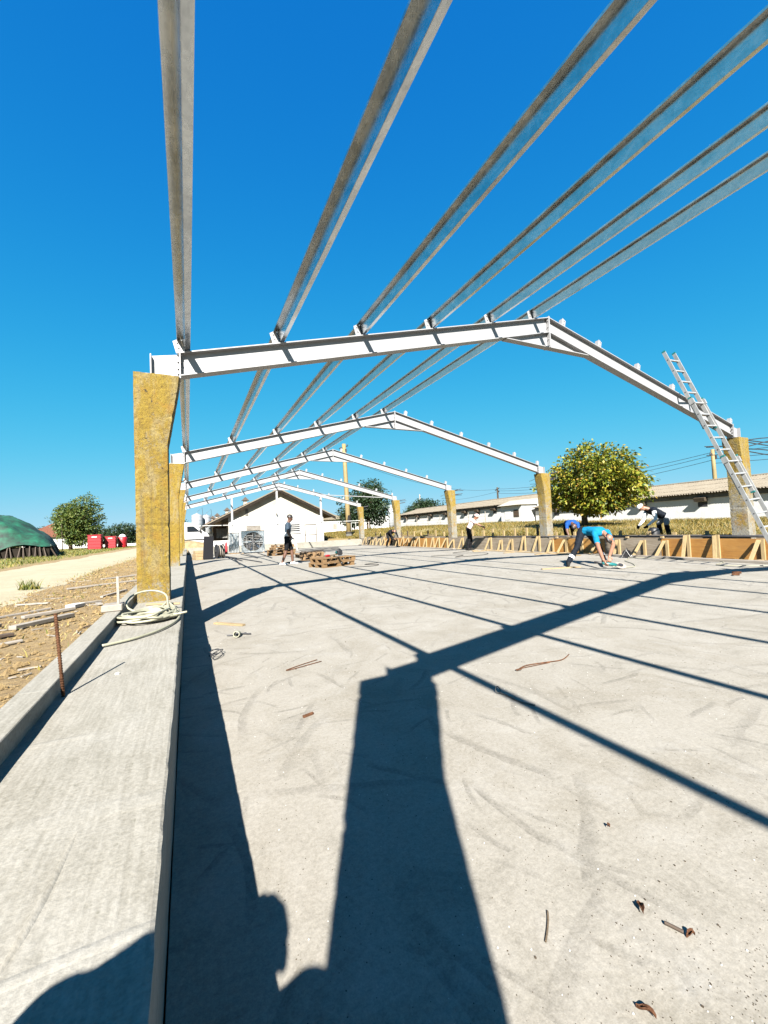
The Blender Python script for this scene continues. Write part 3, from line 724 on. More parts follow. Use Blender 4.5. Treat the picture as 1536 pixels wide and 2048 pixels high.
    npol = len(out.polygons); ce = np.empty(npol*3); out.polygons.foreach_get('center', ce); ce = ce.reshape(-1, 3)
    best = np.full(npol, 1e9); idx = np.zeros(npol, dtype=np.int32)
    for m, a, b, ra, rb in P:
        a_ = np.array(a); ab = np.array(b-a); t_ = np.clip(((ce-a_)@ab)/max(1e-9, ab@ab), 0, 1)
        dd = np.linalg.norm(ce-a_-t_[:, None]*ab, axis=1)-(ra+(rb-ra)*t_)
        mk = dd < best; best[mk] = dd[mk]; idx[mk] = names.index(m)
    out.polygons.foreach_set('material_index', idx); out.polygons.foreach_set('use_smooth', [True]*npol)
    # cloth folds on the clothed surface
    nv = len(out.vertices); co = np.empty(nv*3); out.vertices.foreach_get('co', co); co = co.reshape(-1, 3); no = np.empty(nv*3); out.vertices.foreach_get('normal', no); no = no.reshape(-1, 3)
    cl_ = np.zeros(nv)
    for p_ in out.polygons:
        if names[p_.material_index].startswith('cloth'):
            for q_ in p_.vertices: cl_[q_] = 1
    for q_ in range(nv):
        if cl_[q_]:
            x_ = Vector(co[q_]); f_ = noise.noise(Vector((x_.x*9, x_.y*9, x_.z*16+x_.x*8)))
            co[q_] += no[q_]*(.011*f_+.006*(1-abs(noise.noise(x_*22)))-.003)
    out.vertices.foreach_set('co', co.ravel()); out.update()
    base = Vector(((V['anL'].x+V['anR'].x)/2, (V['anL'].y+V['anR'].y)/2, min(V['toeL'].z, V['toeR'].z)-.036))
    t = thing(name, label, 'person', group); t.location = base; t['placed'] = 1
    b_ = put('body', out, t); b_.location = -base
    if hair:
        g = MB(); A, rr = 14, .101
        for i in range(9):
            th_ = (math.pi*.58)*i/8
            for j in range(A):
                ph = 2*math.pi*j/A; lim = .80 if math.cos(ph) > .35 else 1.0
                t2 = th_*lim; q = hd+ax*.028+(ax*math.cos(t2)+(face*math.cos(ph)*1.06+sd_*math.sin(ph)*.93)*math.sin(t2))*(rr+.004*math.sin(j*5+i*3))-face*.006
                g.v.append(tuple(q))
        g.f = [(i*A+j, i*A+(j+1) % A, (i+1)*A+(j+1) % A, (i+1)*A+j) for i in range(8) for j in range(A)]
        me = g.mesh('hair'); me.materials.append(mat(cap or 'hair_dark')); h_ = put('hair' if not cap else 'cap', me, t, True); h_.location = -base
        so_ = h_.modifiers.new('s', 'SOLIDIFY'); so_.thickness = .014; so_.offset = -1
    return t

def at(base, ang):
    ca, sa = math.cos(ang), math.sin(ang); b = Vector(base)
    return lambda f, l, z: (b.x+f*ca-l*sa, b.y+f*sa+l*ca, b.z+z)
def stand(base, ang, **o):
    L = at(base, ang)
    J = dict(pelvis=L(-.01, 0, .93), neck=L(.05, 0, 1.47), head=L(.10, 0, 1.625), face=Vector(L(1, 0, -.45))-Vector(L(0, 0, 0)), shL=L(.02, .175, 1.405), shR=L(.02, -.175, 1.405),
             elL=L(.00, .225, 1.13), elR=L(.03, -.225, 1.13), wrL=L(.12, .215, .90), wrR=L(.16, -.20, .92), knL=L(.13, .10, .50), knR=L(-.05, -.10, .50),
             anL=L(.15, .10, .085), anR=L(-.20, -.10, .085), toeL=L(.30, .11, .036), toeR=L(-.05, -.11, .036), fwd=Vector(L(1, 0, 0))-Vector(L(0, 0, 0)))
    for k_, v_ in o.items(): J[k_] = L(*v_)
    return J
# man walking in the middle of the slab
m1 = at((3.13, 14.4, 0), R(-14))
figure('person', 'man in grey and white shirt and black shorts standing beside pallets', stand((3.13, 14.4, 0), R(-14)),
       dict(head='skin_dark', torso='cloth_slate', torso_low='cloth_white', sleeve='cloth_slate', forearm='skin_dark', pelvis='cloth_black', thigh='cloth_black', knee='skin_dark', shin='skin_dark', shoe='cloth_white'), vox=.008)
g = MB(); a = Vector(m1(.17, -.21, .86)); b = Vector(m1(.30, -.23, .66)); g.bar(a, b, .05, .07).tube([b, b+Vector((.03, 0, -.16))], .012, 8); g.bar(a+Vector((-.02, 0, .07)), a+Vector((.0, 0, -.03)), .03, .03)
tag(g.build('hand_tool', 'white_plastic', bevel=.008), 'pale hand tool held by the man in shorts', 'tool')
# worker bent over with the angle grinder
figure('person', 'worker in bright blue shirt bent double over an angle grinder', dict(
    pelvis=(8.93, 7.12, .83), neck=(8.94, 6.60, .80), head=(8.90, 6.46, .66), face=(-.25, -.45, -.85), shL=(9.16, 6.66, .78), shR=(8.70, 6.66, .76),
    elL=(8.98, 6.40, .49), elR=(8.42, 6.36, .44), wrL=(8.50, 6.17, .26), wrR=(8.24, 6.13, .20), handL=(8.44, 6.13, .19), handR=(8.23, 6.08, .11), palmL=(-.3, -.2, -1), palmR=(.8, -.3, -.4),
    knL=(9.22, 6.98, .46), knR=(8.55, 7.06, .42), anL=(9.24, 6.85, .09), anR=(8.28, 7.10, .09), toeL=(9.18, 6.70, .036), toeR=(8.16, 7.00, .036), fwd=(0, -.6, -.6)),
    dict(head='skin', torso='cloth_cyan', sleeve='cloth_cyan', forearm='skin', pelvis='cloth_navy', thigh='cloth_navy', shin='cloth_navy', knee='cloth_navy', shoe='dark_rubber', band='reflective'), vox=.008)
def grinder():
    t = thing('angle_grinder', 'teal angle grinder with cutting disc held by the bent worker', 'grinder')
    a, b = Vector((8.20, 6.14, .135)), Vector((8.44, 5.98, .085)); d = (b-a).normalized()
    MB().tube([a, a+d*.10, a+d*.12, b], [.030, .032, .038, .036], 12).build('motor_body', 'teal_plastic', t, True)
    MB().tube([a-d*.16, a-d*.02, a], [.022, .026, .030], 12).build('rear_handle', 'black_plastic', t, True)
    MB().tube([b, b+d*.06], [.034, .028], 12).build('gear_head', 'dark_steel', t, True)
    ds = Vector((-.2, -.45, .85)).normalized(); c0 = b+d*.09
    MB().tube([c0-ds*.003, c0+ds*.003], .115, 28).build('cutting_disc', 'bleached_wood', t)
    MB().tube([c0+ds*.012, c0+ds*.03], .05, 14).build('guard', 'dark_steel', t)
grinder()
# worker in white sleeves and bib overalls beyond the formwork
figure('person', 'worker in white sleeves and dark vest stooping beyond the formwork', dict(
    pelvis=(13.30, 7.70, 1.08), neck=(12.98, 7.98, 1.36), head=(12.84, 8.12, 1.42), face=(-.7, .2, -.8), shL=(12.92, 7.80, 1.30), shR=(13.08, 8.12, 1.30),
    elL=(12.86, 7.72, 1.03), elR=(12.93, 8.14, 1.02), wrL=(12.70, 7.86, .86), wrR=(12.72, 8.16, .84), knL=(13.16, 7.60, .86), knR=(13.22, 7.86, .88), anL=(13.30, 7.62, .53), anR=(13.36, 7.90, .53), toeL=(13.16, 7.64, .47), toeR=(13.20, 7.90, .47), fwd=(-1, .2, 0)),
    dict(head='skin', torso='cloth_navy', sleeve='cloth_white', upper='cloth_white', forearm='cloth_white', hand='cloth_black', pelvis='cloth_white', thigh='cloth_grey', knee='cloth_grey', shin='cloth_navy', shoe='dark_rubber'), cap='cloth_white')
# worker in royal blue behind the formwork
figure('person', 'worker in royal blue shirt stooping behind the formwork near second column', dict(
    pelvis=(12.95, 10.95, 1.02), neck=(12.62, 10.55, 1.02), head=(12.52, 10.40, .90), face=(-.5, -.3, -.8), shL=(12.75, 10.42, .98), shR=(12.53, 10.70, .98),
    elL=(12.62, 10.28, .74), elR=(12.42, 10.62, .74), wrL=(12.50, 10.30, .56), wrR=(12.36, 10.50, .56), knL=(12.86, 10.76, .78), knR=(12.76, 11.0, .78), anL=(13.0, 10.84, .52), anR=(12.92, 11.08, .52), toeL=(12.88, 10.78, .46), toeR=(12.80, 11.02, .46), fwd=(-.6, -.6, -.3)),
    dict(head='skin_dark', torso='cloth_blue', sleeve='cloth_blue', forearm='skin_dark', pelvis='cloth_black', thigh='cloth_black', knee='cloth_black', shin='cloth_black', shoe='dark_rubber'))
# man in pale shirt inside the formwork line
L = at((11.30, 14.85, 0), R(-60))
figure('person', 'man in pale pink shirt and black trousers leaning over the formwork', stand((11.25, 14.85, 0), R(-48), neck=(.26, 0, 1.34), head=(.36, 0, 1.47), shL=(.20, .175, 1.30), shR=(.20, -.175, 1.30),
       elL=(.40, .20, 1.12), elR=(.42, -.2, 1.14), wrL=(.60, .15, 1.0), wrR=(.62, -.14, 1.02), knL=(.06, .10, .48), knR=(.02, -.12, .48), anL=(.0, .12, .085), anR=(-.06, -.14, .085), toeL=(.16, .13, .036), toeR=(.10, -.15, .036)),
       dict(head='skin', torso='cloth_pink', sleeve='cloth_pink', forearm='skin', pelvis='cloth_black', thigh='cloth_black', knee='cloth_black', shin='cloth_black', shoe='dark_rubber'), cap='cloth_pink')
# crouching man far along the formwork
figure('person', 'man in black clothes crouching at the far formwork beside fourth column', dict(
    pelvis=(11.25, 22.95, .78), neck=(11.30, 22.45, .98), head=(11.33, 22.30, .93), face=(.2, -.7, -.6), shL=(11.48, 22.50, .95), shR=(11.12, 22.50, .95),
    elL=(11.52, 22.30, .70), elR=(11.10, 22.28, .70), wrL=(11.48, 22.12, .52), wrR=(11.20, 22.10, .50), knL=(11.36, 22.70, .46), knR=(11.12, 22.72, .46), anL=(11.36, 22.95, .085), anR=(11.10, 22.98, .085), toeL=(11.37, 22.80, .036), toeR=(11.09, 22.82, .036), fwd=(0, -.7, -.4)),
    dict(head='skin', torso='cloth_black', sleeve='cloth_black', upper='cloth_black', forearm='cloth_black', hand='skin', pelvis='cloth_black', thigh='cloth_black', knee='cloth_black', shin='cloth_black', shoe='dark_rubber'), vox=.013)
# the photographer squats on the kerb behind the lens; only the shadow is in the picture
figure('person', 'photographer squatting on the kerb, seen only as a shadow in the foreground', dict(
    pelvis=(-.44, -.46, .60), neck=(-.47, -.22, .99), head=(-.487, -.17, 1.10), face=(.5, .8, -.1), shL=(-.62, -.20, .93), shR=(-.29, -.15, .93),
    elL=(-.46, -.02, .70), elR=(-.18, -.12, .70), wrL=(-.14, -.10, .86), wrR=(-.09, -.09, .88), handL=(-.06, -.09, .93), handR=(-.03, -.08, .96), palmL=(1, 0, 0), palmR=(-1, .3, 0),
    knL=(-.465, .125, .92), knR=(-.39, .14, .92), anL=(-.47, -.24, .53), anR=(-.27, -.26, .53), toeL=(-.48, -.08, .472), toeR=(-.26, -.10, .472), fwd=(.3, 1, 0)),
    dict(head='skin', torso='cloth_navy', sleeve='cloth_navy', forearm='skin', pelvis='cloth_black', thigh='cloth_black', knee='cloth_black', shin='cloth_black', shoe='dark_rubber'))
g = MB(); rot = Matrix((r_, fw, u_)).transposed(); g.box(Vector((0, 0, 1.09))-fw*.03-u_*.03, (.074, .008, .15), rot)
tag(g.build('smartphone', 'black_plastic', bevel=.003), 'black smartphone held up by the photographer', 'phone')

# ------------------------------------------------------------------ things on the kerb
def coil():
    pts = []; nl = 17; n = nl*26; cx, cy = -.315, 3.99
    B = [(.12, .245), (.13, .30), (-.045, .045), (-.09, .07), (.0, .05), (0, 6.28), (0, .02)]
    LP = [[random.Random(100*q+w).uniform(*b) for w, b in enumerate(B)] for q in range(nl+2)]
    for i in range(n+1):
        a = 2*math.pi*i/26; lp = i//26; f = (i % 26)/26; m = [p+(q-p)*f for p, q in zip(LP[lp], LP[lp+1])]
        x = cx+m[2]+m[0]*math.cos(a)+.012*math.sin(3*a+lp); y = cy+m[3]+m[1]*math.sin(a)+.015*math.sin(2*a+lp*2)
        z = .444+m[6]+m[4]*(.5+.5*math.sin(a+m[5]))+.015*(lp/nl)
        pts.append((min(x, -.085) if z < .5 else x, y, z))
    # one standing loop leaning on the column, then the free tail
    for i in range(30):
        a = 2*math.pi*i/30; pts.append((-.34+.16*math.cos(a), 4.26+.13*math.sin(a),   .47+.075*(1+math.sin(a))))
    last = Vector(pts[-1]); tail = [Vector((-.10, 4.05, .475)), Vector((-.075, 3.85, .452)), Vector((-.11, 3.60, .446)), Vector((-.20, 3.36, .446)), Vector((-.32, 3.20, .446)), Vector((-.44, 3.12, .446)), Vector((-.50, 3.09, .447))]
    p = [last]+tail; sm = []
    for i in range(len(p)-1):
        a0, a1, a2, a3 = p[max(0, i-1)], p[i], p[i+1], p[min(len(p)-1, i+2)]
        for s in range(6):
            t = s/6; sm.append(.5*((2*a1)+(a2-a0)*t+(2*a0-5*a1+4*a2-a3)*t*t+(3*a1-a0-3*a2+a3)*t**3))
    pts += [tuple(q) for q in sm]
    h0 = [(-.02, 3.76, .49), (-.09, 3.80, .475), (-.2, 3.82, .47)]
    t = thing('hose_coil', 'cream rubber hose coiled on the kerb before the nearest column', 'hose')
    MB().tube(pts, .0088, 8).build('coiled_hose', 'hose_cream', t, True)
    MB().tube(h0, .0088, 8).build('hose_end', 'hose_cream', t, True)
coil()
tag(MB().bar((-.36, 4.36, .50), (-.08, 4.38, .475), .03, .018).build('wooden_float_handle', 'pine_x', bevel=.004), 'short wooden stick lying behind the hose coil', 'stick')
def ribbed_bar(name, a, b, r, m):
    a, b = Vector(a), Vector(b); L = (b-a).length; d = (b-a)/L; t = thing(name, 'rusty ribbed reinforcing bar rising from the kerb lip in the foreground', 'rebar')
    MB().tube([a, b], r, 10).build('bar', m, t, True)
    s = d.cross(Vector((0, 1, 0))).normalized(); q = d.cross(s); z = .012
    g = MB()
    while z < L-.005:
        c = a+d*z; g.tube([c+(s*math.cos(t_)+q*math.sin(t_))*(r+.0005)+d*(.006*math.sin(t_)) for t_ in [6.283*k/12 for k in range(13)]], .0016, 5); z += .011
    g.build('ribs', m, t)
    for o in t.children:
        if o.name.startswith('ribs'): o['kind'] = 'stuff'
ribbed_bar('reinforcing_bar', (-.498, 2.235, .42), (-.522, 2.23, .79), .0060, 'rust_steel')
tag(MB().bar((-.54, 4.14, .42), (-.548, 4.16, .79), .02, .018, (1, 0, 0)).build('marker_stake', 'bleached_wood'), 'thin pale wooden stake standing at the kerb lip by the hose', 'stake')
tag(MB().box((-.585, 4.18, .532), (.15, .16, .055)).build('wood_block', 'bleached_wood', bevel=.006), 'small pale wood block on the kerb lip beside the stake', 'wood block')
tag(MB().box((-.33, 2.44, .437), (.016, .010, .009), rotz(.5)).build('stone_chip', 'white_paint'), 'small pale stone chip on the kerb beside the bar shadow', 'stone')

# ------------------------------------------------------------------ small things on the slab
def wire(name, pts, r, m, label, cat='wire', sub=8):
    p = [Vector(q) for q in pts]; sm = []
    for i in range(len(p)-1):
        a0, a1, a2, a3 = p[max(0, i-1)], p[i], p[i+1], p[min(len(p)-1, i+2)]
        for s in range(sub):
            t = s/sub; sm.append(.5*((2*a1)+(a2-a0)*t+(2*a0-5*a1+4*a2-a3)*t*t+(3*a1-a0-3*a2+a3)*t**3))
    sm.append(p[-1])
    return tag(MB().tube(sm, r, 6).build(name, m, smooth=True), label, cat)
wire('bent_wire', [(.97, 3.47, .006), (.83, 3.42, .006), (.70, 3.36, .006), (.685, 3.345, .006), (.73, 3.345, .006), (.99, 3.41, .006)], .0032, 'rust_steel', 'thin wire bent into a hairpin on the slab')
wire('tie_wire', [(2.177, 2.379, .008), (2.30, 2.42, .006), (2.45, 2.40, .006), (2.62, 2.37, .006), (2.776, 2.43, .007)], .004, 'rust_steel', 'rusty strand of wire right of the big shadow')
wire('tie_wire', [(2.20, 2.36, .014), (2.16, 2.37, .012), (2.21, 2.395, .006), (2.5, 2.375, .006)], .003, 'rust_steel', 'short hooked wire end beside the rusty strand')
wire('wire_tangle', [(.15, 4.12, .01), (.24, 4.20, .03), (.27, 4.15, .04), (.20, 4.05, .03), (.16, 4.10, .05), (.23, 4.13, .06), (.26, 4.07, .02), (.19, 3.98, .01), (.17, 4.05, .03), (.22, 4.16, .02)], .004, 'dark_steel', 'dark tangle of wire at the edge of the kerb shadow')
t = thing('plastic_pipe_piece', 'cut white pipe ring with bent dark rods on the slab', 'pipe')
g = MB(); c = Vector((.455, 4.73, .036)); ax = Vector((-.35, -.9, .15)).normalized(); s1 = ax.cross(Vector((0, 0, 1))).normalized(); s2 = s1.cross(ax); n = 20
for q, rr in ((-.035, .034), (.035, .034), (.035, .027), (-.035, .027)): g.v += [tuple(c+ax*q+(s1*math.cos(6.283*j/n)+s2*math.sin(6.283*j/n))*rr) for j in range(n)]
g.f = [(i*n+j, i*n+(j+1) % n, ((i+1) % 4)*n+(j+1) % n, ((i+1) % 4)*n+j) for i in range(4) for j in range(n)]
g.build('ring', 'hose_cream', t); 
MB().tube([(.36, 4.84, .012), (.47, 4.80, .014), (.56, 4.83, .012)], .008, 6).build('rod', 'dark_steel', t); MB().tube([(.44, 4.88, .012), (.60, 4.76, .012)], .008, 6).build('rod', 'dark_steel', t)
tag(MB().bar((.283, 5.62, .012), (.587, 5.27, .012), .05, .02).build('wood_strip', 'pine_x'), 'short yellow wood strip lying past the pipe ring', 'wood scrap')
tag(MB().bar((.59, 2.455, .008), (.655, 2.475, .008), .014, .012).build('steel_offcut', 'rust_steel'), 'tiny rusty steel off-cut on the slab between shadows', 'steel scrap')
wire('conduit_piece', [(1.787, 2.124, .008), (1.80, 2.05, .007), (1.802, 1.964, .006), (1.84, 1.88, .006)], .0045, 'eave_concrete', 'short grey conduit piece on the eave purlin shadow', 'conduit')
g = MB(); c = Vector((1.785, 2.14, .022)); n = 18
for j in range(n+1): pass
tag(MB().tube([c+Vector((.018*math.cos(6.283*j/n), .008*math.sin(6.283*j/n), .018*math.sin(6.283*j/n))) for j in range(n+1)], .003, 6).build('conduit_ring', 'eave_concrete', smooth=True), 'little pale ring at the end of the conduit piece', 'ring')
wire('dry_twig', [(.884, .902, .004), (.868, .885, .004), (.84, .862, .004), (.814, .843, .004)], .0028, 'bark', 'thin dark twig on the slab right of the big shadow', 'twig')
wire('dry_twig', [(1.128, .730, .006), (1.136, .712, .006), (1.144, .692, .006)], .0045, 'dark_wood', 'stubby twig lying by the dry leaf', 'twig')
def leaf(c, L, w, a, label, m='rust_steel'):
    g = MB(); c = Vector(c); d = Vector((math.cos(a), math.sin(a), 0)); s = Vector((-d.y, d.x, 0)); n = 7
    for i in range(n):
        t = i/(n-1); ww = w*math.sin(math.pi*min(.98, max(.02, t)))**.7
        for q in (-1, 0, 1): g.v.append(tuple(c+d*(L*(t-.5))+s*ww*q*(1+.2*math.sin(i*2))+Vector((0, 0, .004+abs(q)*.009+.006*math.sin(t*5)))))
    g.f = [(i*3+j, i*3+j+1, i*3+j+4, i*3+j+3) for i in range(n-1) for j in range(2)]
    o = g.build('dry_leaf', m); so_ = o.modifiers.new('s', 'SOLIDIFY'); so_.thickness = .0012
    return tag(o, label, 'leaf')
leaf((1.115, .786, .002), .040, .009, .9, 'curled brown leaf on the slab above the stubby twig')
leaf((1.150, .678, .002), .022, .007, 2.6, 'crumpled little leaf touching the stubby twig')
leaf((.885, .628, .002), .04, .0055, 1.9, 'narrow brown leaf at the bottom edge of the picture')
leaf((1.32, 1.03, .002), .02, .003, .2, 'tiny reddish splinter on the bright slab')
# crumbs: nobody could count them
g = MB(); rng = random.Random(9)
for i in range(6500):
    y = .5+rng.random()**1.8*8; x = rng.uniform(.2, .5+y*2.2)
    if noise.noise(Vector((x*1.3, y*1.3, 2))) < rng.uniform(-.7, .5): continue
    s = rng.uniform(.0005, .0013)*(1 if rng.random() < .95 else 1.8)*(1+.25*y); a = rng.uniform(0, 6)
    g.box((x, y, s*.35), (s*2, s*rng.uniform(1, 1.7), s), rotz(a))
stuff(g.build('concrete_crumbs', 'eave_timber', fixn=False), 'scattered dark crumbs and grit on the slab', 'grit')
g = MB()
for i in range(900):
    x = rng.uniform(.25, 7); y = .5+rng.random()**2*7
    if x > .4+y*2.2: continue
    s = rng.uniform(.0008, .0022)*(1+.12*y); g.box((x, y, s*.4), (s*1.6, s*1.3, s), rotz(rng.uniform(0, 6)))
stuff(g.build('stone_grit', 'white_paint', fixn=False), 'scattered pale grit on the slab', 'grit')
# cutting area: extension lead, reel, clamp, yellow lath
wire('extension_lead', [(8.35, 6.0, .06), (8.9, 5.9, .012), (9.5, 6.3, .01), (10.1, 6.9, .01), (10.6, 7.15, .012), (10.9, 7.35, .02)], .009, 'hose_cream', 'cream power lead running from the grinder to the reel', 'cable')
wire('extension_lead', [(10.9, 7.3, .02), (11.3, 6.2, .01), (11.0, 5.2, .01), (10.2, 4.9, .01), (10.6, 4.2, .01), (11.2, 3.8, .01)], .008, 'hose_cream', 'cream power lead trailing from the reel toward the ladder', 'cable')
wire('extension_lead', [(8.2, 13.2, .01), (9.2, 12.6, .01), (8.4, 11.9, .01), (9.8, 12.0, .01), (10.3, 12.8, .01), (9.6, 13.8, .01), (10.8, 14.3, .01)], .008, 'dark_rubber', 'dark power lead looping across the slab by the leaning man', 'cable')
wire('extension_lead', [(4.3, 11.6, .01), (4.9, 11.3, .01), (5.3, 11.6, .01), (5.0, 12.0, .01), (5.6, 12.3, .01)], .008, 'dark_rubber', 'dark power lead on the floor before the front pallet', 'cable')
t = thing('cable_reel', 'small wire-framed cable reel on the floor before the formwork', 'cable reel', None, (10.95, 7.42, 0), R(20)); t.scale = (.75,)*3
MB().tube([(-.05, 0, .16), (.05, 0, .16)], .11, 16).build('drum', 'dark_rubber', t)
MB().tube([(-.07, 0, .16), (-.05, 0, .16)], .14, 20).build('flange', 'black_plastic', t); MB().tube([(.05, 0, .16), (.07, 0, .16)], .14, 20).build('flange', 'black_plastic', t)
MB().tube([(-.09, -.16, .012), (-.09, 0, .30), (-.09, .16, .012), (.09, .16, .012), (.09, 0, .30), (.09, -.16, .012), (-.09, -.16, .012)], .010, 8).build('stand_frame', 'aluminium', t)
MB().tube([(-.09, 0, .30), (-.06, 0, .36), (.06, 0, .36), (.09, 0, .30)], .011, 8).build('handle', 'black_plastic', t)
tag(MB().bar((7.35, 7.05, .012), (8.25, 6.75, .012), .07, .022).build('wood_lath', 'pine_x'), 'yellow lath under the foot of the bent worker', 'wood scrap')
t = thing('bar_clamp', 'rusty bar clamp lying on the slab near the ladder', 'clamp'); 
MB().bar((8.62, 3.92, .02), (9.02, 4.08, .02), .025, .012).build('bar', 'rust_steel', t); MB().bar((8.70, 3.98, .02), (8.74, 3.88, .02), .03, .03).build('jaw', 'rust_steel', t); MB().bar((8.98, 4.10, .02), (9.03, 3.98, .02), .03, .035).build('jaw', 'rust_steel', t)

# ------------------------------------------------------------------ pallets
def pallet(loc, rz_, label, z=0.0, dark=False, tilt=0):
    t = thing('wooden_pallet', label, 'pallet', 'wooden pallets', (loc[0], loc[1], z), rz_); t.rotation_euler = (tilt, 0, rz_)
    for yy in (-.36, -.18, 0, .18, .36): MB().box((0, yy, .133), (1.2, .12 if yy in (-.36, 0, .36) else .10, .022)).build('deck_board', 'pallet_wood', t)
    for xx in (-.53, 0, .53): MB().box((xx, 0, .111), (.14, .80, .022)).build('stringer_board', 'pallet_wood', t)
    for xx in (-.53, 0, .53):
        for yy in (-.35, 0, .35): MB().box((xx, yy, .061), (.14, .10, .078)).build('block', 'pallet_wood', t)
    for yy in (-.35, 0, .35): MB().box((0, yy, .011), (1.2, .10, .022)).build('bottom_board', 'pallet_wood', t)
    return t
pallet((4.10, 12.55), R(18), 'lower pallet of the front stack right of the standing man')
pallet((4.16, 12.62), R(14), 'upper pallet of the front stack, plank leaning on it', .146)
pallet((4.55, 16.6), R(82), 'shaded pallet at the bottom, right behind the standing man')
pallet((4.60, 16.7), R(84), 'shaded pallet on top of another behind the standing man', .146)
pallet((4.75, 18.1), R(86), 'pallet lying flat behind the shaded pair')
pallet((4.3, 21.4), R(10), 'lower pallet just right of the fan crate, nearer one')
pallet((4.33, 21.45), R(14), 'upper pallet just right of the fan crate, nearer one', .146)
pallet((5.1, 25.0), R(4), 'bottom pallet of the far stack beside the fan crate')
pallet((5.05, 25.02), R(8), 'middle pallet of the far stack beside the fan crate', .146)
pallet((5.12, 24.98), R(2), 'top pallet of the far stack beside the fan crate', .292)
tag(MB().bar((3.42, 12.75, .03), (4.25, 12.60, .33), .09, .022).build('leaning_plank', 'pine_x'), 'yellow plank leaning up against the front pallet stack', 'plank')
for a, b, m_, lab in [((3.3, 15.4, .02), (4.3, 15.9, .03), 'pallet_wood', 'loose board on the floor left of the shaded pallets'), ((4.1, 16.1, .31), (5.2, 17.1, .32), 'dark_wood', 'dark board lying across the shaded pallet pair'),
        ((4.3, 18.6, .17), (5.6, 18.0, .17), 'pallet_wood', 'board lying across the flat pallet behind'), ((5.0, 15.6, .02), (6.0, 16.6, .02), 'dark_wood', 'dark board on the floor right of the shaded pallets'),
        ((5.3, 17.6, .02), (6.6, 18.6, .02), 'pallet_wood', 'board on the floor right of the flat pallet'), ((4.7, 19.5, .02), (6.3, 20.3, .02), 'bleached_wood', 'pale board on the floor behind the flat pallet')]:
    tag(MB().bar(a, b, .11, .025).build('loose_board', m_), lab, 'plank', 'loose boards around the pallets')
tag(MB().bar((3.9, 12.18, .17), (4.85, 12.45, .20), .10, .022).build('loose_board', 'pallet_wood'), 'loose board wedged along the front pallet stack', 'plank')
t = thing('circular_saw', 'dark grey power saw with red switch on the front pallet', 'saw', None, (4.45, 12.72, .292), R(30))
MB().tube([(0, -.02, .10), (0, .02, .10)], .10, 20).build('blade_guard', 'dark_steel', t); MB().box((0, .01, .008), (.30, .16, .012)).build('base_plate', 'aluminium', t)
MB().tube([(0, .02, .11), (0, .16, .11)], .055, 14).build('motor', 'teal_plastic', t, True); MB().tube([(-.10, .05, .13), (-.05, .05, .21), (.06, .05, .22), (.13, .05, .15)], .018, 8).build('handle', 'black_plastic', t, True)
tag(MB().box((4.02, 12.70, .325), (.14, .08, .06), rotz(.4)).build('red_case', 'red_plastic', bevel=.01), 'small red case on the front pallet', 'case')
# steel bars on the floor in the middle distance
rng = random.Random(31)
for x0, y0, x1, y1, lab in [(2.58, 16.6, 1.75, 24.0, 'longest dark steel bar pointing from the man toward the hose drum'), (1.72, 16.2, 1.95, 20.6, 'nearest dark steel bar on the slab right of the hose drum'),
        (2.05, 18.4, 1.85, 23.0, 'dark steel bar lying just left of the longest bar'), (2.9, 19.8, 2.75, 25.2, 'dark steel bar lying in front of the grey fan box'), (3.4, 19.0, 3.7, 25.2, 'dark steel bar lying in front of the big fan'),
        (5.6, 22.0, 8.2, 23.4, 'nearest dark steel bar right of the far pallets'), (5.9, 23.6, 8.7, 25.0, 'second dark steel bar right of the far pallets'), (6.2, 25.2, 9.2, 26.6, 'farthest dark steel bar right of the far pallets')]:
    tag(MB().bar((x0, y0, .02), (x1, y1, .02), .045, .035).build('steel_bar', 'dark_steel'), lab, 'steel bar', 'steel bars on the slab')

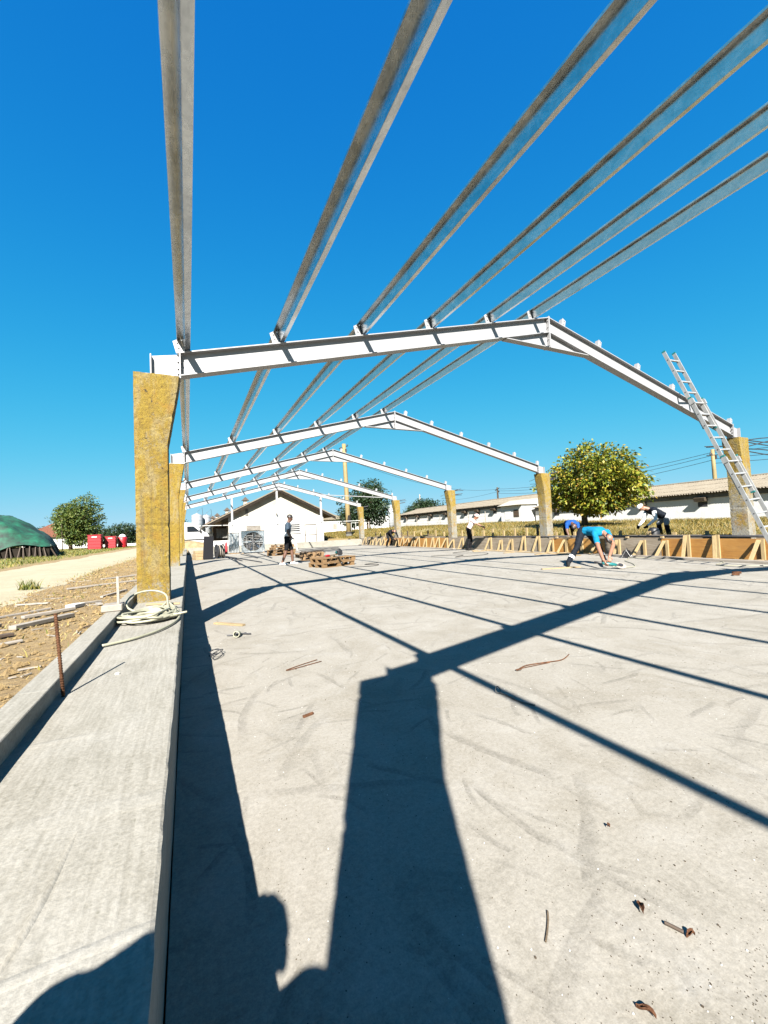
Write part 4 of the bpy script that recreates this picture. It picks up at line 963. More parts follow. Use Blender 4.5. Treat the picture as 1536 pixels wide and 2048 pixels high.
# ------------------------------------------------------------------ big fan in its crate
def fan():
    t = thing('ventilation_fan', 'large square galvanised ventilation fan standing on the slab', 'fan', None, (3.55, 25.9, 0), R(-8))
    w, h, d = 1.32, 1.28, .75; z0 = .06
    g = MB()
    for xx in (-w/2, w/2): g.box((xx, d/2, z0+h/2), (.03, d, h))
    g.box((0, d/2, z0+h-.015), (w-.031, d, .03)).box((0, d/2, z0+.015), (w-.031, d, .03)); g.build('housing', 'galvanised_steel', t)
    n = 40; g = MB(); c = (0, z0+h/2); R0 = .57
    ring = [(R0*math.cos(2*math.pi*i/n), z0+h/2+R0*math.sin(2*math.pi*i/n)) for i in range(n)]
    sq = []
    for i in range(n):
        a = 2*math.pi*i/n; q = max(abs(math.cos(a)), abs(math.sin(a))); sq.append(((w/2-.016)*math.cos(a)/q, z0+h/2+(h/2-.016)*math.sin(a)/q))
    g.v = [(x, .02, z) for x, z in ring]+[(x, .02, z) for x, z in sq]+[(x, .16, z) for x, z in ring]
    g.f = [(i, (i+1) % n, n+(i+1) % n, n+i) for i in range(n)]+[(i, (i+1) % n, 2*n+(i+1) % n, 2*n+i) for i in range(n)]
    g.build('shroud', 'galvanised_steel', t)
    for k_ in range(6):
        a = k_*math.pi/3+.3; g = MB(); rr = [.10, .30, .53]; 
        for q in rr:
            for s in (-1, 1):
                da = s*.16*(1.3-q); g.v.append((q*math.cos(a+da), .20+s*.05, z0+h/2+q*math.sin(a+da)))
        g.f = [(0, 1, 3, 2), (2, 3, 5, 4)]; o = g.build('blade', 'galvanised_steel', t); so_ = o.modifiers.new('s', 'SOLIDIFY'); so_.thickness = .008
    MB().tube([(0, .14, z0+h/2), (0, .26, z0+h/2)], .10, 16).build('hub', 'dark_steel', t)
    MB().box((0, .30, z0+h/2), (w-.05, .05, .07)).build('motor_beam', 'galvanised_steel', t); MB().box((-.28, .34, z0+.34), (.22, .18, .20)).build('motor', 'dark_steel', t)
    for i in range(11): MB().box((0, d-.06, z0+.12+i*.105), (w-.07, .012, .095), Matrix.Rotation(R(25), 3, 'X')).build('shutter_slat', 'dark_steel', t)
    for xx in (-.36, .0, .36): MB().tube([(xx, -.01, z0+.02), (xx, -.01, z0+h-.02)], .010, 6).build('guard_bar', 'aluminium', t)
    for xx in (-w/2+.06, w/2-.06): MB().box((xx, d/2, .03), (.10, d, .06)).build('skid', 'pallet_wood', t)
    MB().box((0, .03, z0+h+.012), (w, .10, .022)).build('top_batten', 'pallet_wood', t); MB().box((0, d-.06, z0+h+.012), (w, .10, .022)).build('top_batten', 'pallet_wood', t)
fan()
def fan_side():
    t = thing('fan_side_crate', 'second grey slatted fan box joined behind the big fan', 'crate', None, (2.52, 26.6, 0), R(-8))
    MB().box((0, .30, .66), (.60, .55, 1.2)).build('case', 'galvanised_steel', t, bevel=.01)
    for i in range(4): MB().box((-.24+i*.16, .012, .66), (.03, .02, 1.2)).build('rib', 'aluminium', t)
    for sgn in (-1, 1): MB().bar((-.26*sgn, -.005, .2), (.26*sgn, -.005-.01*(sgn+1), 1.1), .012, .05, (0, 1, 0)).build('cross_strap', 'dark_steel', t)
    MB().box((0, .30, 1.275), (.64, .58, .024)).build('lid', 'pallet_wood', t); MB().box((0, .30, .03), (.60, .5, .056)).build('skid', 'pallet_wood', t)
fan_side()
t = thing('red_marker', 'narrow red cylinder standing left of the grey fan box', 'cylinder', None, (2.12, 27.1, 0))
MB().lathe((0, 0, 0), [(.07, 0), (.075, .05), (.075, .62), (.05, .70), (.02, .74)], 14).build('body', 'red_plastic', t, True); MB().tube([(0, 0, .74), (.06, 0, .78)], .015, 6).build('valve', 'dark_steel', t)
# yellow timber blocks, dark board and a hose drum
def drumset():
    for i, (x, y, z, rz_, l) in enumerate([(.62, 22.2, .07, .25, 'lowest yellow timber block under the dark leaning board'), (.56, 22.5, .21, .30, 'middle yellow timber block left of the dark board'), (.52, 22.75, .35, .22, 'topmost yellow timber block left of the dark board')]):
        tag(MB().box((x, y, z), (.75-.12*i, .7-.12*i, .138), rotz(rz_)).build('timber_block', 'pine_x', bevel=.01), l, 'timber', 'yellow timber blocks')
    tag(MB().bar((.86, 21.72, .02), (.96, 22.75, 1.12), .46, .03, (0, -1, .6)).build('shade_toned_board', 'cloth_black'), 'dark board leaning upright over the yellow timber blocks', 'board')  # black colour paints in the shade of the board's unlit face
    t = thing('hose_drum', 'dark hose drum standing right of the leaning dark board', 'drum', None, (1.42, 22.1, 0), R(12))
    for xx in (-.16, .16):
        g = MB(); g.tube([(xx-.012, 0, .36), (xx+.012, 0, .36)], .36, 24); g.build('flange', 'dark_steel', t)
    for i in range(7):
        xx = -.13+i*.043; MB().tube([(xx, .29*math.cos(a), .36+.29*math.sin(a)) for a in [6.2832*k_/20 for k_ in range(21)]], .021, 6).build('hose_turn', 'dark_rubber' if i % 2 else 'bleached_wood', t, True)
    MB().tube([(-.22, 0, .36), (.22, 0, .36)], .05, 10).build('axle', 'dark_steel', t)
drumset()
# ------------------------------------------------------------------ background buildings
def corr_sheet(w, l, pitch=.177, amp=.025, per=8):
    """corrugated sheet: width along y, length along x (down-slope), origin at its upper left"""
    n = int(round(w/pitch))*per; g = MB()
    for i in range(n+1):
        y = w*i/n; z = amp*math.sin(2*math.pi*y/pitch); g.v += [(0, y, z), (l, y, z)]
    g.f = [(2*i, 2*i+2, 2*i+3, 2*i+1) for i in range(n)]
    me = g.mesh('roof_sheet', False); me.materials.append(mat('fibre_cement')); me.polygons.foreach_set('use_smooth', [True]*len(me.polygons)); return me
def long_building(label, Xw, y0, y1, zb, ze, run, rise, hood_ys, name='farm_building', oh=.35, sheets=True):
    t = thing(name, label, 'building', 'long white farm buildings')
    MB().box((Xw+run, (y0+y1)/2, (zb-.4+ze-.05)/2), (2*run, y1-y0, ze-.05-(zb-.4))).build('wall', 'limewash', t)
    g = MB().prism([(Xw+.01, ze-.05), (Xw+2*run-.01, ze-.05), (Xw+run, ze+rise-.06)], 'y', y0+.002, y1-.002); g.build('gable', 'limewash', t)
    # eave band: shaded concrete beam, fascia
    MB().box((Xw-.03, (y0+y1)/2, ze-.30), (.12, y1-y0+.02, .34)).build('eave_beam', 'eave_concrete', t)
    MB().box((Xw-oh+.05, (y0+y1)/2, ze-.10), (.04, y1-y0+.3, .12)).build('fascia', 'eave_timber', t)
    ang = math.atan2(rise, run); sl = math.hypot(run, rise)+oh
    W_ = 1.062; rows = 3; l = sl/rows+.12; me = corr_sheet(W_, l); rng = random.Random(int(y0)); cnt = int((y1-y0+.4)/(W_-.09))
    for r in range(rows):
        for i in range(cnt):
            o = bpy.data.objects.new('roof_sheet', me); COL.objects.link(o); o.parent = t
            s0 = sl-r*sl/rows     # distance of the upper edge from the eave
            xx = Xw-oh+s0*math.cos(ang); zz = ze-.03-oh*math.tan(ang)+s0*math.sin(ang)
            o.location = (xx, y0-.2+i*(W_-.09), zz+.016*(rows-r)+rng.uniform(0, .014)+(i % 2)*.012); o.rotation_euler = (0, -ang+rng.uniform(-.004, .004), rng.uniform(-.006, .006)); o.scale = (-1, 1, 1)
    MB().prism([(Xw+run, ze+rise+.03), (Xw+2*run+oh, ze-oh*math.tan(ang)), (Xw+2*run+oh, ze-.03-oh*math.tan(ang)), (Xw+run, ze+rise)], 'y', y0-.2, y1+.2).build('rear_roof', 'fibre_cement', t)
    MB().tube([(Xw+run, y0-.2, ze+rise+.05), (Xw+run, y1+.2, ze+rise+.05)], .09, 8).build('ridge_cap', 'fibre_cement', t)
    for y in hood_ys:
        h = MB().prism([(Xw-.001, ze-1.12+.42), (Xw-.42, ze-1.12+.42), (Xw-.50, ze-1.12+.68), (Xw-.001, ze-1.12+.74)], 'y', y-.36, y+.36).build('air_hood', 'eave_timber', t, bevel=.02)
        MB().box((Xw-.004, y, ze-1.12+.20), (.012, .62, .36)).build('vent_opening', 'dark_steel', h)
    return t
near = long_building('near long white farm building behind the walnut tree', 34.0, 4.0, 33.0, .55, 2.80, 4.6, 1.05, (17.0, 21.4, 25.8, 30.2))
far_ = long_building('longer white farm building beyond the second right column', 34.0, 33.4, 66.0, .80, 3.50, 4.2, .95, (39.5, 42.7, 45.4, 50, 54, 58, 62))
# projecting porch at the near end of the far building
t = thing('white_porch', 'white porch with shuttered window beside the longer farm building', 'porch')
MB().box((33.4, 34.9, 1.75), (2.2, 3.2, 2.7)).build('wall', 'limewash', t); MB().prism([(31.9, 3.1), (34.6, 3.1), (34.6, 3.75), (33.9, 3.72)], 'y', 33.1, 36.7).build('roof', 'old_plaster', t)
w_ = MB().box((32.29, 35.4, 2.05), (.05, .9, 1.0)).build('shutter', 'white_plastic', t); 
for i in range(6): MB().box((32.262, 35.4, 1.65+i*.16), (.012, .84, .02)).build('shutter_slat', 'eave_concrete', w_)
v_ = MB().box((32.29, 34.1, 2.2), (.04, .8, .8)).build('vent', 'dark_steel', t)
for i in range(5): MB().box((32.262, 34.1, 1.9+i*.15), (.02, .76, .05)).build('vent_slat', 'pallet_wood', v_)
MB().tube([(33.0, 36.6, .7), (33.0, 36.6, 3.1)], .05, 8).build('downpipe', 'bleached_wood', t)
long_building('distant white farm building between barn and utility pole', 30.0, 78, 112, .5, 3.9, 4.2, 1.0, (84, 88, 92, 96, 100, 104))
t = thing('white_storehouse', 'distant low white house with shuttered window right of barn', 'building')
MB().box((24.5, 78, 1.9), (7.0, 6, 3.0)).build('wall', 'limewash', t); MB().prism([(20.6, 3.35), (28.4, 3.35), (28.4, 3.45), (24.5, 4.5), (20.6, 3.45)], 'y', 74.6, 81.4).build('roof', 'fibre_cement', t)
for x in (22.6, 25.4): q = MB().box((x, 74.985, 2.0), (1.0, .04, 1.1)).build('window', 'bleached_wood', t); MB().box((x, 74.955, 2.0), (.06, .03, 1.1)).build('mullion', 'dark_wood', q)

# barn with the gable facing the slab
def barn():
    t = thing('gable_barn', 'white barn with tiled gable roof behind the far end of the slab', 'barn')
    y0, y1 = 36.0, 62.0; xa, xl, xr = 7.12, 3.05, 11.1; za, zl = 4.86, 2.72
    sl = (za-2.0)/(xa-1.35); zl = za-(xa-xl)*sl; zr = za-(xr-xa)*sl
    MB().prism([(xl, 0), (xr, 0), (xr, zr), (xa, za), (xl, zl)], 'y', y0, y1).build('wall', 'old_plaster', t)
    MB().prism([(xl-.01, .0), (xr+.01, .0), (xr+.01, 2.62), (8.6, 2.66), (6.0, 2.60), (xl-.01, 2.64)], 'y', y0-.02, y0+.3).build('whitewash', 'barn_wash', t)
    # roof slopes: tile field plus verge boards and rafters showing under the overhang
    th_ = .10
    for sg, xe in ((-1, 1.30), (1, 12.15)):
        ze = za-abs(xe-xa)*sl
        MB().prism([(xa, za+.16), (xe, ze+.16), (xe, ze+.06), (xa, za+.06)], 'y', y0-.55, y1+.4).build('roof', 'fibre_cement', t)
        MB().prism([(xa, za+.055), (xe+.1*-sg*0, ze+.055), (xe, ze-.16), (xa, za-.16)], 'y', y0-.50, y0-.42).build('verge_board', 'dark_eave', t)  # near-black tone and extra depth paint in the shade under the overhang
        for k_ in range(5):
            f = .1+k_*.2; xx = xa+(xe-xa)*f; zz = za+(ze-za)*f
            MB().box((xx, y0-.2, zz-.03), (.12, .62, .12)).build('purlin_end', 'dark_eave', t)
        rng = random.Random(sg)
        if sg < 0:
            for r in range(12):     # rows of clay tiles at the left slope's outer part
                for c_ in range(9):
                    f = .42+.58*r/12; xx = xa+(xe-xa)*f; zz = za+(ze-za)*f+.19
                    MB().box((xx, y0+1.6+c_*1.2, zz+rng.uniform(0, .02)), (.52, 1.16, .05), Matrix.Rotation(math.atan(sl)*-1, 3, 'Y')).build('tile_strip', 'clay_tile', t)
    # window openings with slats, plaster repair, door frame
    for (x, z, w, h, m, lab) in ((5.0, 1.62, 1.15, .55, 'bleached_wood', None), (8.5, 1.55, .85, .8, 'white_paint', None)):
        wd = MB().box((x, y0-.028, z), (w, .02, h)).build('window', 'glass_dark' if w < 1 else 'eave_concrete', t)
        for i in range(5): MB().box((x, y0-.05, z-h/2+.07+i*(h-.12)/4), (w, .02, .05)).build('louvre_slat', m, wd)
        MB().box((x, y0-.06, z-h/2-.04), (w+.12, .10, .06)).build('sill', 'limewash', wd)
    MB().box((3.9+.6, y0-.012, 3.0), (.22, .03, .55)).build('plaster_patch', 'eave_concrete', t)
    dr = MB().box((9.9, y0-.03, 1.0), (.98, .015, 1.56)).build('door', 'white_paint', t)
    for xx in (9.4, 10.4): MB().box((xx, y0-.05, 1.0), (.05, .05, 1.6)).build('frame', 'eave_timber', dr)
    for zz in (.9, 1.8): MB().box((9.9, y0-.05, zz), (.95, .045, .05)).build('frame', 'eave_timber', dr)
    # lean-to on the left with hanging sheets
    MB().prism([(1.9, 1.95), (xl, 2.35), (xl, 2.25), (1.9, 1.85)], 'y', y0+.3, y0+8).build('lean_to_roof', 'dark_wood', t)
    MB().box((2.5, y0+2.2, 1.2), (1.1, .1, 1.5)).build('lean_to_back', 'dark_wood', t)
    for i in range(4): MB().box((2.25+i*.22, y0+.9+.05*(i % 2), 1.35), (.19, .03, .8)).build('hanging_sheet', 'eave_concrete', t)
    MB().box((2.35, y0+.6, .35), (1.5, .12, .8)).build('low_wall', 'limewash', t)
    for f, yy in ((.30, 44), (.52, 50), (.66, 54), (.72, 57)):
        xx = xa+(1.3-xa)*f; zz = za-abs(xx-xa)*sl+.15
        v = MB().box((xx, yy, zz+.25), (.34, .34, .5)).build('roof_vent', 'old_plaster', t)
        MB().prism([(xx-.36, zz+.5), (xx+.36, zz+.5), (xx, zz+.86)], 'y', yy-.32, yy+.32).build('vent_cap', 'dark_wood', v)
barn()

# van
def van():
    t = thing('white_van', 'white panel van parked behind the sand heap left of barn', 'van', None, (0.0, 42.0, .16), 0)
    # side profile (x forward to the right)
    prof = [(-3.2, .45), (-3.25, 1.2), (-3.15, 2.2), (-2.9, 2.32), (-.1, 2.32), (.45, 2.26), (1.35, 1.42), (2.15, 1.18), (2.32, .95), (2.36, .45)]
    g = MB(); W2 = 1.0
    for yy, ins in ((-W2, 0), (-W2+.0, 0)): pass
    rows = [(-W2, .10), (-W2*.96, .02), (W2*.96, .02), (W2, .10)]
    n = len(prof)
    for yy, ins in rows:
        for (x, z) in prof: g.v.append((x*(1-.01*ins), yy*(1 if z < 1.3 else .93), z-ins*.3*(z > 2)))
    g.f = [(i*n+j, i*n+(j+1) % n, (i+1)*n+(j+1) % n, (i+1)*n+j) for i in range(3) for j in range(n)]+[tuple(range(n)), tuple(3*n+j for j in range(n-1, -1, -1))]
    g.build('body', 'van_paint', t, bevel=.04)
    MB().add([(-.05, -.975, 1.45), (1.05, -.985, 1.45), (.42, -.95, 2.02), (-.05, -.95, 2.02)], [(0, 1, 2, 3)]).build('side_window', 'glass_dark', t, fixn=False)
    MB().add([(.56, -.82, 2.17), (.56, .82, 2.17), (1.34, .90, 1.47), (1.34, -.90, 1.47)], [(0, 1, 2, 3)]).build('windscreen', 'glass_dark', t, fixn=False)
    for xx in (-2.2, 1.45):
        for yy in (-.88, .88):
            w = MB().tube([(xx, yy-.11, .33), (xx, yy+.11, .33)], .33, 22).build('wheel', 'dark_rubber', t); MB().tube([(xx, yy-.12, .33), (xx, yy+.12, .33)], .19, 16).build('rim', 'aluminium', w)
    for yy in (-.78, .78): MB().box((2.22, yy, .92), (.22, .3, .2)).build('headlight', 'glass_dark', t, bevel=.03)
    MB().box((2.32, 0, .55), (.16, 1.9, .28)).build('bumper', 'black_plastic', t, bevel=.04); MB().box((2.28, 0, .86), (.14, 1.1, .16)).build('grille', 'black_plastic', t)
    mi = MB().box((1.02, -1.1, 1.55), (.12, .2, .28)).build('mirror', 'black_plastic', t, bevel=.03)
    MB().box((.3, -1.0, .75), (2.8, .03, .12)).build('side_trim', 'black_plastic', t)
van()
# sand heap
g = MB(); n, m = 40, 26
for j in range(m+1):
    for i in range(n+1):
        x = -3.2+6.2*i/n; y = 33.4+4.4*j/m
        r = 1-((x+.6)/2.75)**2-((y-35.6)/2.0)**2
        z = .12+max(-.25, 1.02*(1-math.exp(-1.6*max(0, r)))+nz(x, y, 1.4, .09)+nz(x, y, 4, .03)-.08)*1.0
        g.v.append((x, y, z))
g.f = [(j*(n+1)+i, j*(n+1)+i+1, (j+1)*(n+1)+i+1, (j+1)*(n+1)+i) for j in range(m) for i in range(n)]
tag(g.build('sand_heap', 'heap_sand', smooth=True, fixn=False), 'heap of pale sand in front of the white van', 'sand heap')

# silos
def silo(x, y, r, z0, h, label, legs=True):
    t = thing('grain_silo', label, 'silo', 'metal silos', (x, y, z0))
    b = MB().lathe((0, 0, 0), [(.25, .6), (r, 1.9), (r, 1.9+h), (r*.5, 1.9+h+r*.25), (.25, 1.9+h+r*.36), (.2, 1.9+h+r*.45)], 26).build('tank', 'silo_metal', t, True)
    for i in range(5): MB().tube([(r*1.005*math.cos(a), r*1.005*math.sin(a), 1.9+h*(i+.5)/5) for a in [6.2832*k_/24 for k_ in range(25)]], .03, 5).build('hoop', 'silo_metal', b)
    for k_ in range(6):
        a = k_*math.pi/3; MB().tube([(r*.97*math.cos(a), r*.97*math.sin(a), 0), (r*.97*math.cos(a), r*.97*math.sin(a), 2.3)], .07, 6).build('leg', 'silo_metal', t)
    ld = MB().tube([(r+.12, -.2, 0), (r+.12, -.2, 2.2+h)], .03, 5).build('access_ladder', 'dark_steel', t); MB().tube([(r+.12, .2, 0), (r+.12, .2, 2.2+h)], .03, 5).build('stile', 'dark_steel', ld)
    MB().tube([(.1, 0, 1.9+h+r*.7), (1.2, 0, 2.9+h+r*.7), (1.4, 0, 1+h)], .05, 6).build('filling_pipe', 'dark_steel', t)
silo(2.1, 110, 1.25, .3, 4.3, 'pale metal silo on the left above the white van roof')
silo(4.2, 112, 1.0, .3, 4.2, 'darker metal silo just right of the pale one')
silo(55.0, 110, 1.15, .5, 5.4, 'lone pale silo left of the fourth right column')

# utility poles and wires
def upole(x, y, z0, h, r, label, arm=True, m='pole_wood', band=False):
    t = thing('utility_pole', label, 'pole', None, (x, y, z0))
    lean = -.018
    MB().tube([(lean*z, 0, z) for z in (0, h*.35, h*.7, h)], [r*1.12, r*1.05, r*.95, r*.85], 12).build('shaft', m, t, True)
    if arm:
        MB().bar((lean*h-.55, -.1, h-.55), (lean*h+.45, .15, h-.15), .09, .10).build('cross_arm', 'dark_steel', t)
        for k_ in (-.4, 0, .4): MB().lathe((lean*h+k_, .03*k_, h-.33+k_*.4), [(.05, 0), (.06, .08), (.03, .16)], 10).build('insulator', 'dark_steel', t)
        MB().box((lean*h+.12, -.1, h-.7), (.24, .2, .3)).build('switch_box', 'dark_steel', t)
    if band:
        MB().lathe((0, 0, 1.55), [(r*1.15, 0), (r*1.18, .02), (r*1.16, .75), (r*1.12, .8)], 14).build('strap_band', 'dark_rubber', t)
        MB().lathe((0, 0, -.1), [(r*1.5, 0), (r*1.5, .25), (r*1.25, .7), (r*1.2, .72)], 14).build('concrete_stub', 'eave_concrete', t)
        for zz in (.1, .5): MB().lathe((0, 0, zz), [(r*1.55, 0), (r*1.55, .1)], 14).build('strap', 'dark_rubber', t)
upole(15.05, 40.0, .35, 9.8, .235, 'tall yellowish wooden utility pole right of the barn', True, 'pole_wood', True)
upole(41.0, 19.4, .8, 5.9, .16, 'weathered pole behind the roof and the ladder', True)
upole(46.5, 53.0, .8, 6.4, .15, 'small distant pole rising over the farm roof', True, 'eave_timber')
upole(50.0, 84.0, .8, 8.2, .14, 'slim pale distant pole before the round tree', False, 'bleached_wood')
upole(-14.2, 64.0, .15, 4.1, .05, 'thin dark pole between green tarp and tree', False, 'eave_timber')
def cable(a, b, sag, label, r=.018):
    a, b = Vector(a), Vector(b); pts = [a.lerp(b, i/24)-Vector((0, 0, sag*4*(i/24)*(1-i/24))) for i in range(25)]
    tag(MB().tube(pts, r, 5).build('overhead_wire', 'dark_steel'), label, 'wire', 'overhead wires')
cable((15.1, 40.1, 8.6), (46.5, 53, 6.9), 1.3, 'overhead wire from tall pole to the distant pole')
cable((46.4, 53, 6.6), (41.0, 19.5, 6.2), .8, 'upper overhead wire between distant pole and ladder pole', .02)
cable((46.3, 53, 6.2), (41.0, 19.5, 5.8), .9, 'lower overhead wire between distant pole and ladder pole', .02)
cable((46.3, 53, 6.9), (41.2, 19.5, 6.5), .7, 'topmost overhead wire between distant pole and ladder pole', .02)
cable((41.0, 19.4, 6.4), (46, -14, 6.4), .5, 'upper overhead wire leaving the ladder pole to the right', .022)
cable((41.1, 19.4, 5.9), (46, -14, 5.7), .5, 'middle overhead wire leaving the ladder pole to the right', .022)
cable((41.0, 19.4, 5.5), (46, -14, 5.1), .5, 'lower overhead wire leaving the ladder pole to the right', .02)
cable((46.5, 53, 6.5), (50, 84, 7.8), .8, 'overhead wire from distant pole away to the slim pole')

# wire fence before the far farm building
t = thing('wire_fence', 'thin wire fence on posts before the longer farm building', 'fence')
for i in range(14):
    y = 36+i*3.0; MB().box((29.6, y, ground_z(29.6, y)+.7), (.06, .06, 1.5)).build('fence_post', 'bleached_wood', t)
for z in (.5, .9, 1.3): MB().tube([(29.6, 36+i*3.0, ground_z(29.6, 36+i*3.)+z) for i in range(14)], .008, 4).build('fence_wire', 'dark_steel', t)
t = thing('farm_gate', 'pale tubular yard gate under the dark trees', 'gate')
for i in range(9): MB().tube([(21.5+i*.75, 60, .5), (21.5+i*.75, 60, 2.4)], .035, 6).build('upright_bar', 'white_paint', t)
for z in (.9, 2.3): MB().tube([(21.4, 60, z), (27.6, 60, z)], .03, 6).build('rail', 'white_paint', t)

# ------------------------------------------------------------------ left background
def tarp():
    t = thing('covered_heap', 'big heap under a dark green tarpaulin at the left edge', 'covered heap', None, (-18.3, 45, .15), R(12))
    g = MB(); n, m = 60, 40
    for j in range(m+1):
        for i in range(n+1):
            u = -1+2*i/n; v = -1+2*j/m; x = u*7.6; y = v*9.5
            prof = max(0, 1-abs(u)**2.3)**.75; ends = max(0, 1-abs(v)**6)**.5
            z = 4.1*prof*ends
            w = .10*math.sin(x*2.2+y*1.1+2*math.sin(y*.7))+.16*noise.noise(Vector((x*.7, y*.7, 2)))+.07*noise.noise(Vector((x*2.2, y*2.2, 7)))
            z = .80+z*.80+w*min(1, prof*2)*1.6+.05*math.sin(y*3)*(prof < .3)
            g.v.append((x+.1*noise.noise(Vector((x, y, 1))), y, max(.62, z)))
    g.f = [(j*(n+1)+i, j*(n+1)+i+1, (j+1)*(n+1)+i+1, (j+1)*(n+1)+i) for j in range(m) for i in range(n)]
    g.build('tarpaulin', 'tarp_green', t, True, fixn=False)
    MB().box((0, 0, .36), (14.9, 18.7, .72)).build('stack_core', 'dark_eave', t)
    rng = random.Random(8)
    for i in range(60):
        y = -9.2+i*.31; a = rng.uniform(-.22, .22)
        MB().bar((7.75+rng.uniform(-.05, .1), y, .02), (7.5, y+a, .78+rng.uniform(-.1, .1)), .07, .05, (0, 1, 0)).build('propping_lath', 'bleached_wood' if rng.random() < .28 else 'dark_wood', t)
    for i in range(48):
        x = -7.3+i*.31; MB().bar((x, -9.6, .02), (x+rng.uniform(-.2, .2), -9.42, .78+rng.uniform(-.1, .1)), .07, .05, (1, 0, 0)).build('propping_lath', 'bleached_wood' if rng.random() < .28 else 'dark_wood', t)
tarp()
def redbox(x, y, w, d, h, label, rz_=0):
    t = thing('red_container', label, 'container', 'red containers beside the track', (x, y, .15), rz_)
    MB().box((0, 0, .06+h/2), (w, d, h)).build('tub', 'red_plastic', t, bevel=.05)
    for i in range(4): MB().box((0, 0, .06+h*(i+.6)/4.4), (w+.06, d+.06, .08)).build('rib', 'red_plastic', t, bevel=.02)
    MB().box((0, 0, .06+h+.03), (w+.1, d+.1, .09)).build('rim', 'red_plastic', t, bevel=.02)
    MB().box((0, -d/2-.032, .06+h*.88), (w*.4, .012, .12)).build('label_plate', 'white_paint', t)
    for sx in (-1, 1): MB().box((sx*w*.4, 0, .03), (.2, d*.9, .06)).build('skid', 'dark_rubber', t)
redbox(-10.3, 61.2, 1.35, 1.3, 1.7, 'largest ribbed red container, leftmost beside the track')
redbox(-8.85, 62.4, 1.15, 1.2, 1.45, 'middle red container of the three beside the track')
t = thing('red_tub', 'right-hand red container topped with a white lump', 'container', 'red containers beside the track', (-7.75, 63.6, .15))
MB().lathe((0, 0, 0), [(.5, 0), (.56, .15), (.5, .8), (.58, 1.3), (.45, 1.45)], 16).build('tub', 'red_plastic', t, True); MB().lathe((0, 0, 1.42), [(.42, 0), (.4, .12), (.25, .32), (.1, .4)], 14).build('white_sack', 'white_plastic', t, True)
t = thing('red_roofed_house', 'distant low house with a reddish roof behind the left tree', 'house', None, (-20.5, 92, .1))
MB().box((0, 0, 1.1), (9, 8, 2.2)).build('wall', 'limewash', t); MB().prism([(-5, 2.2), (5, 2.2), (0, 4.6)], 'y', -4.5, 4.5).build('roof', 'clay_tile', t)
for x in (-2.5, 2.0): q = MB().box((x, -4.02, 1.3), (1, .06, 1)).build('window', 'glass_dark', t); MB().box((x, -4.06, 1.3), (.07, .04, 1)).build('mullion', 'white_paint', q)
t = thing('concrete_fence', 'low pale concrete panel fence beyond the red containers', 'fence')
for i in range(12): MB().box((-13+i*2.05, 84, .36), (2.0, .1, .45)).build('panel', 'limewash', t); MB().box((-14.02+i*2.05, 84, .7), (.14, .16, 1.4)).build('fence_post', 'limewash', t)
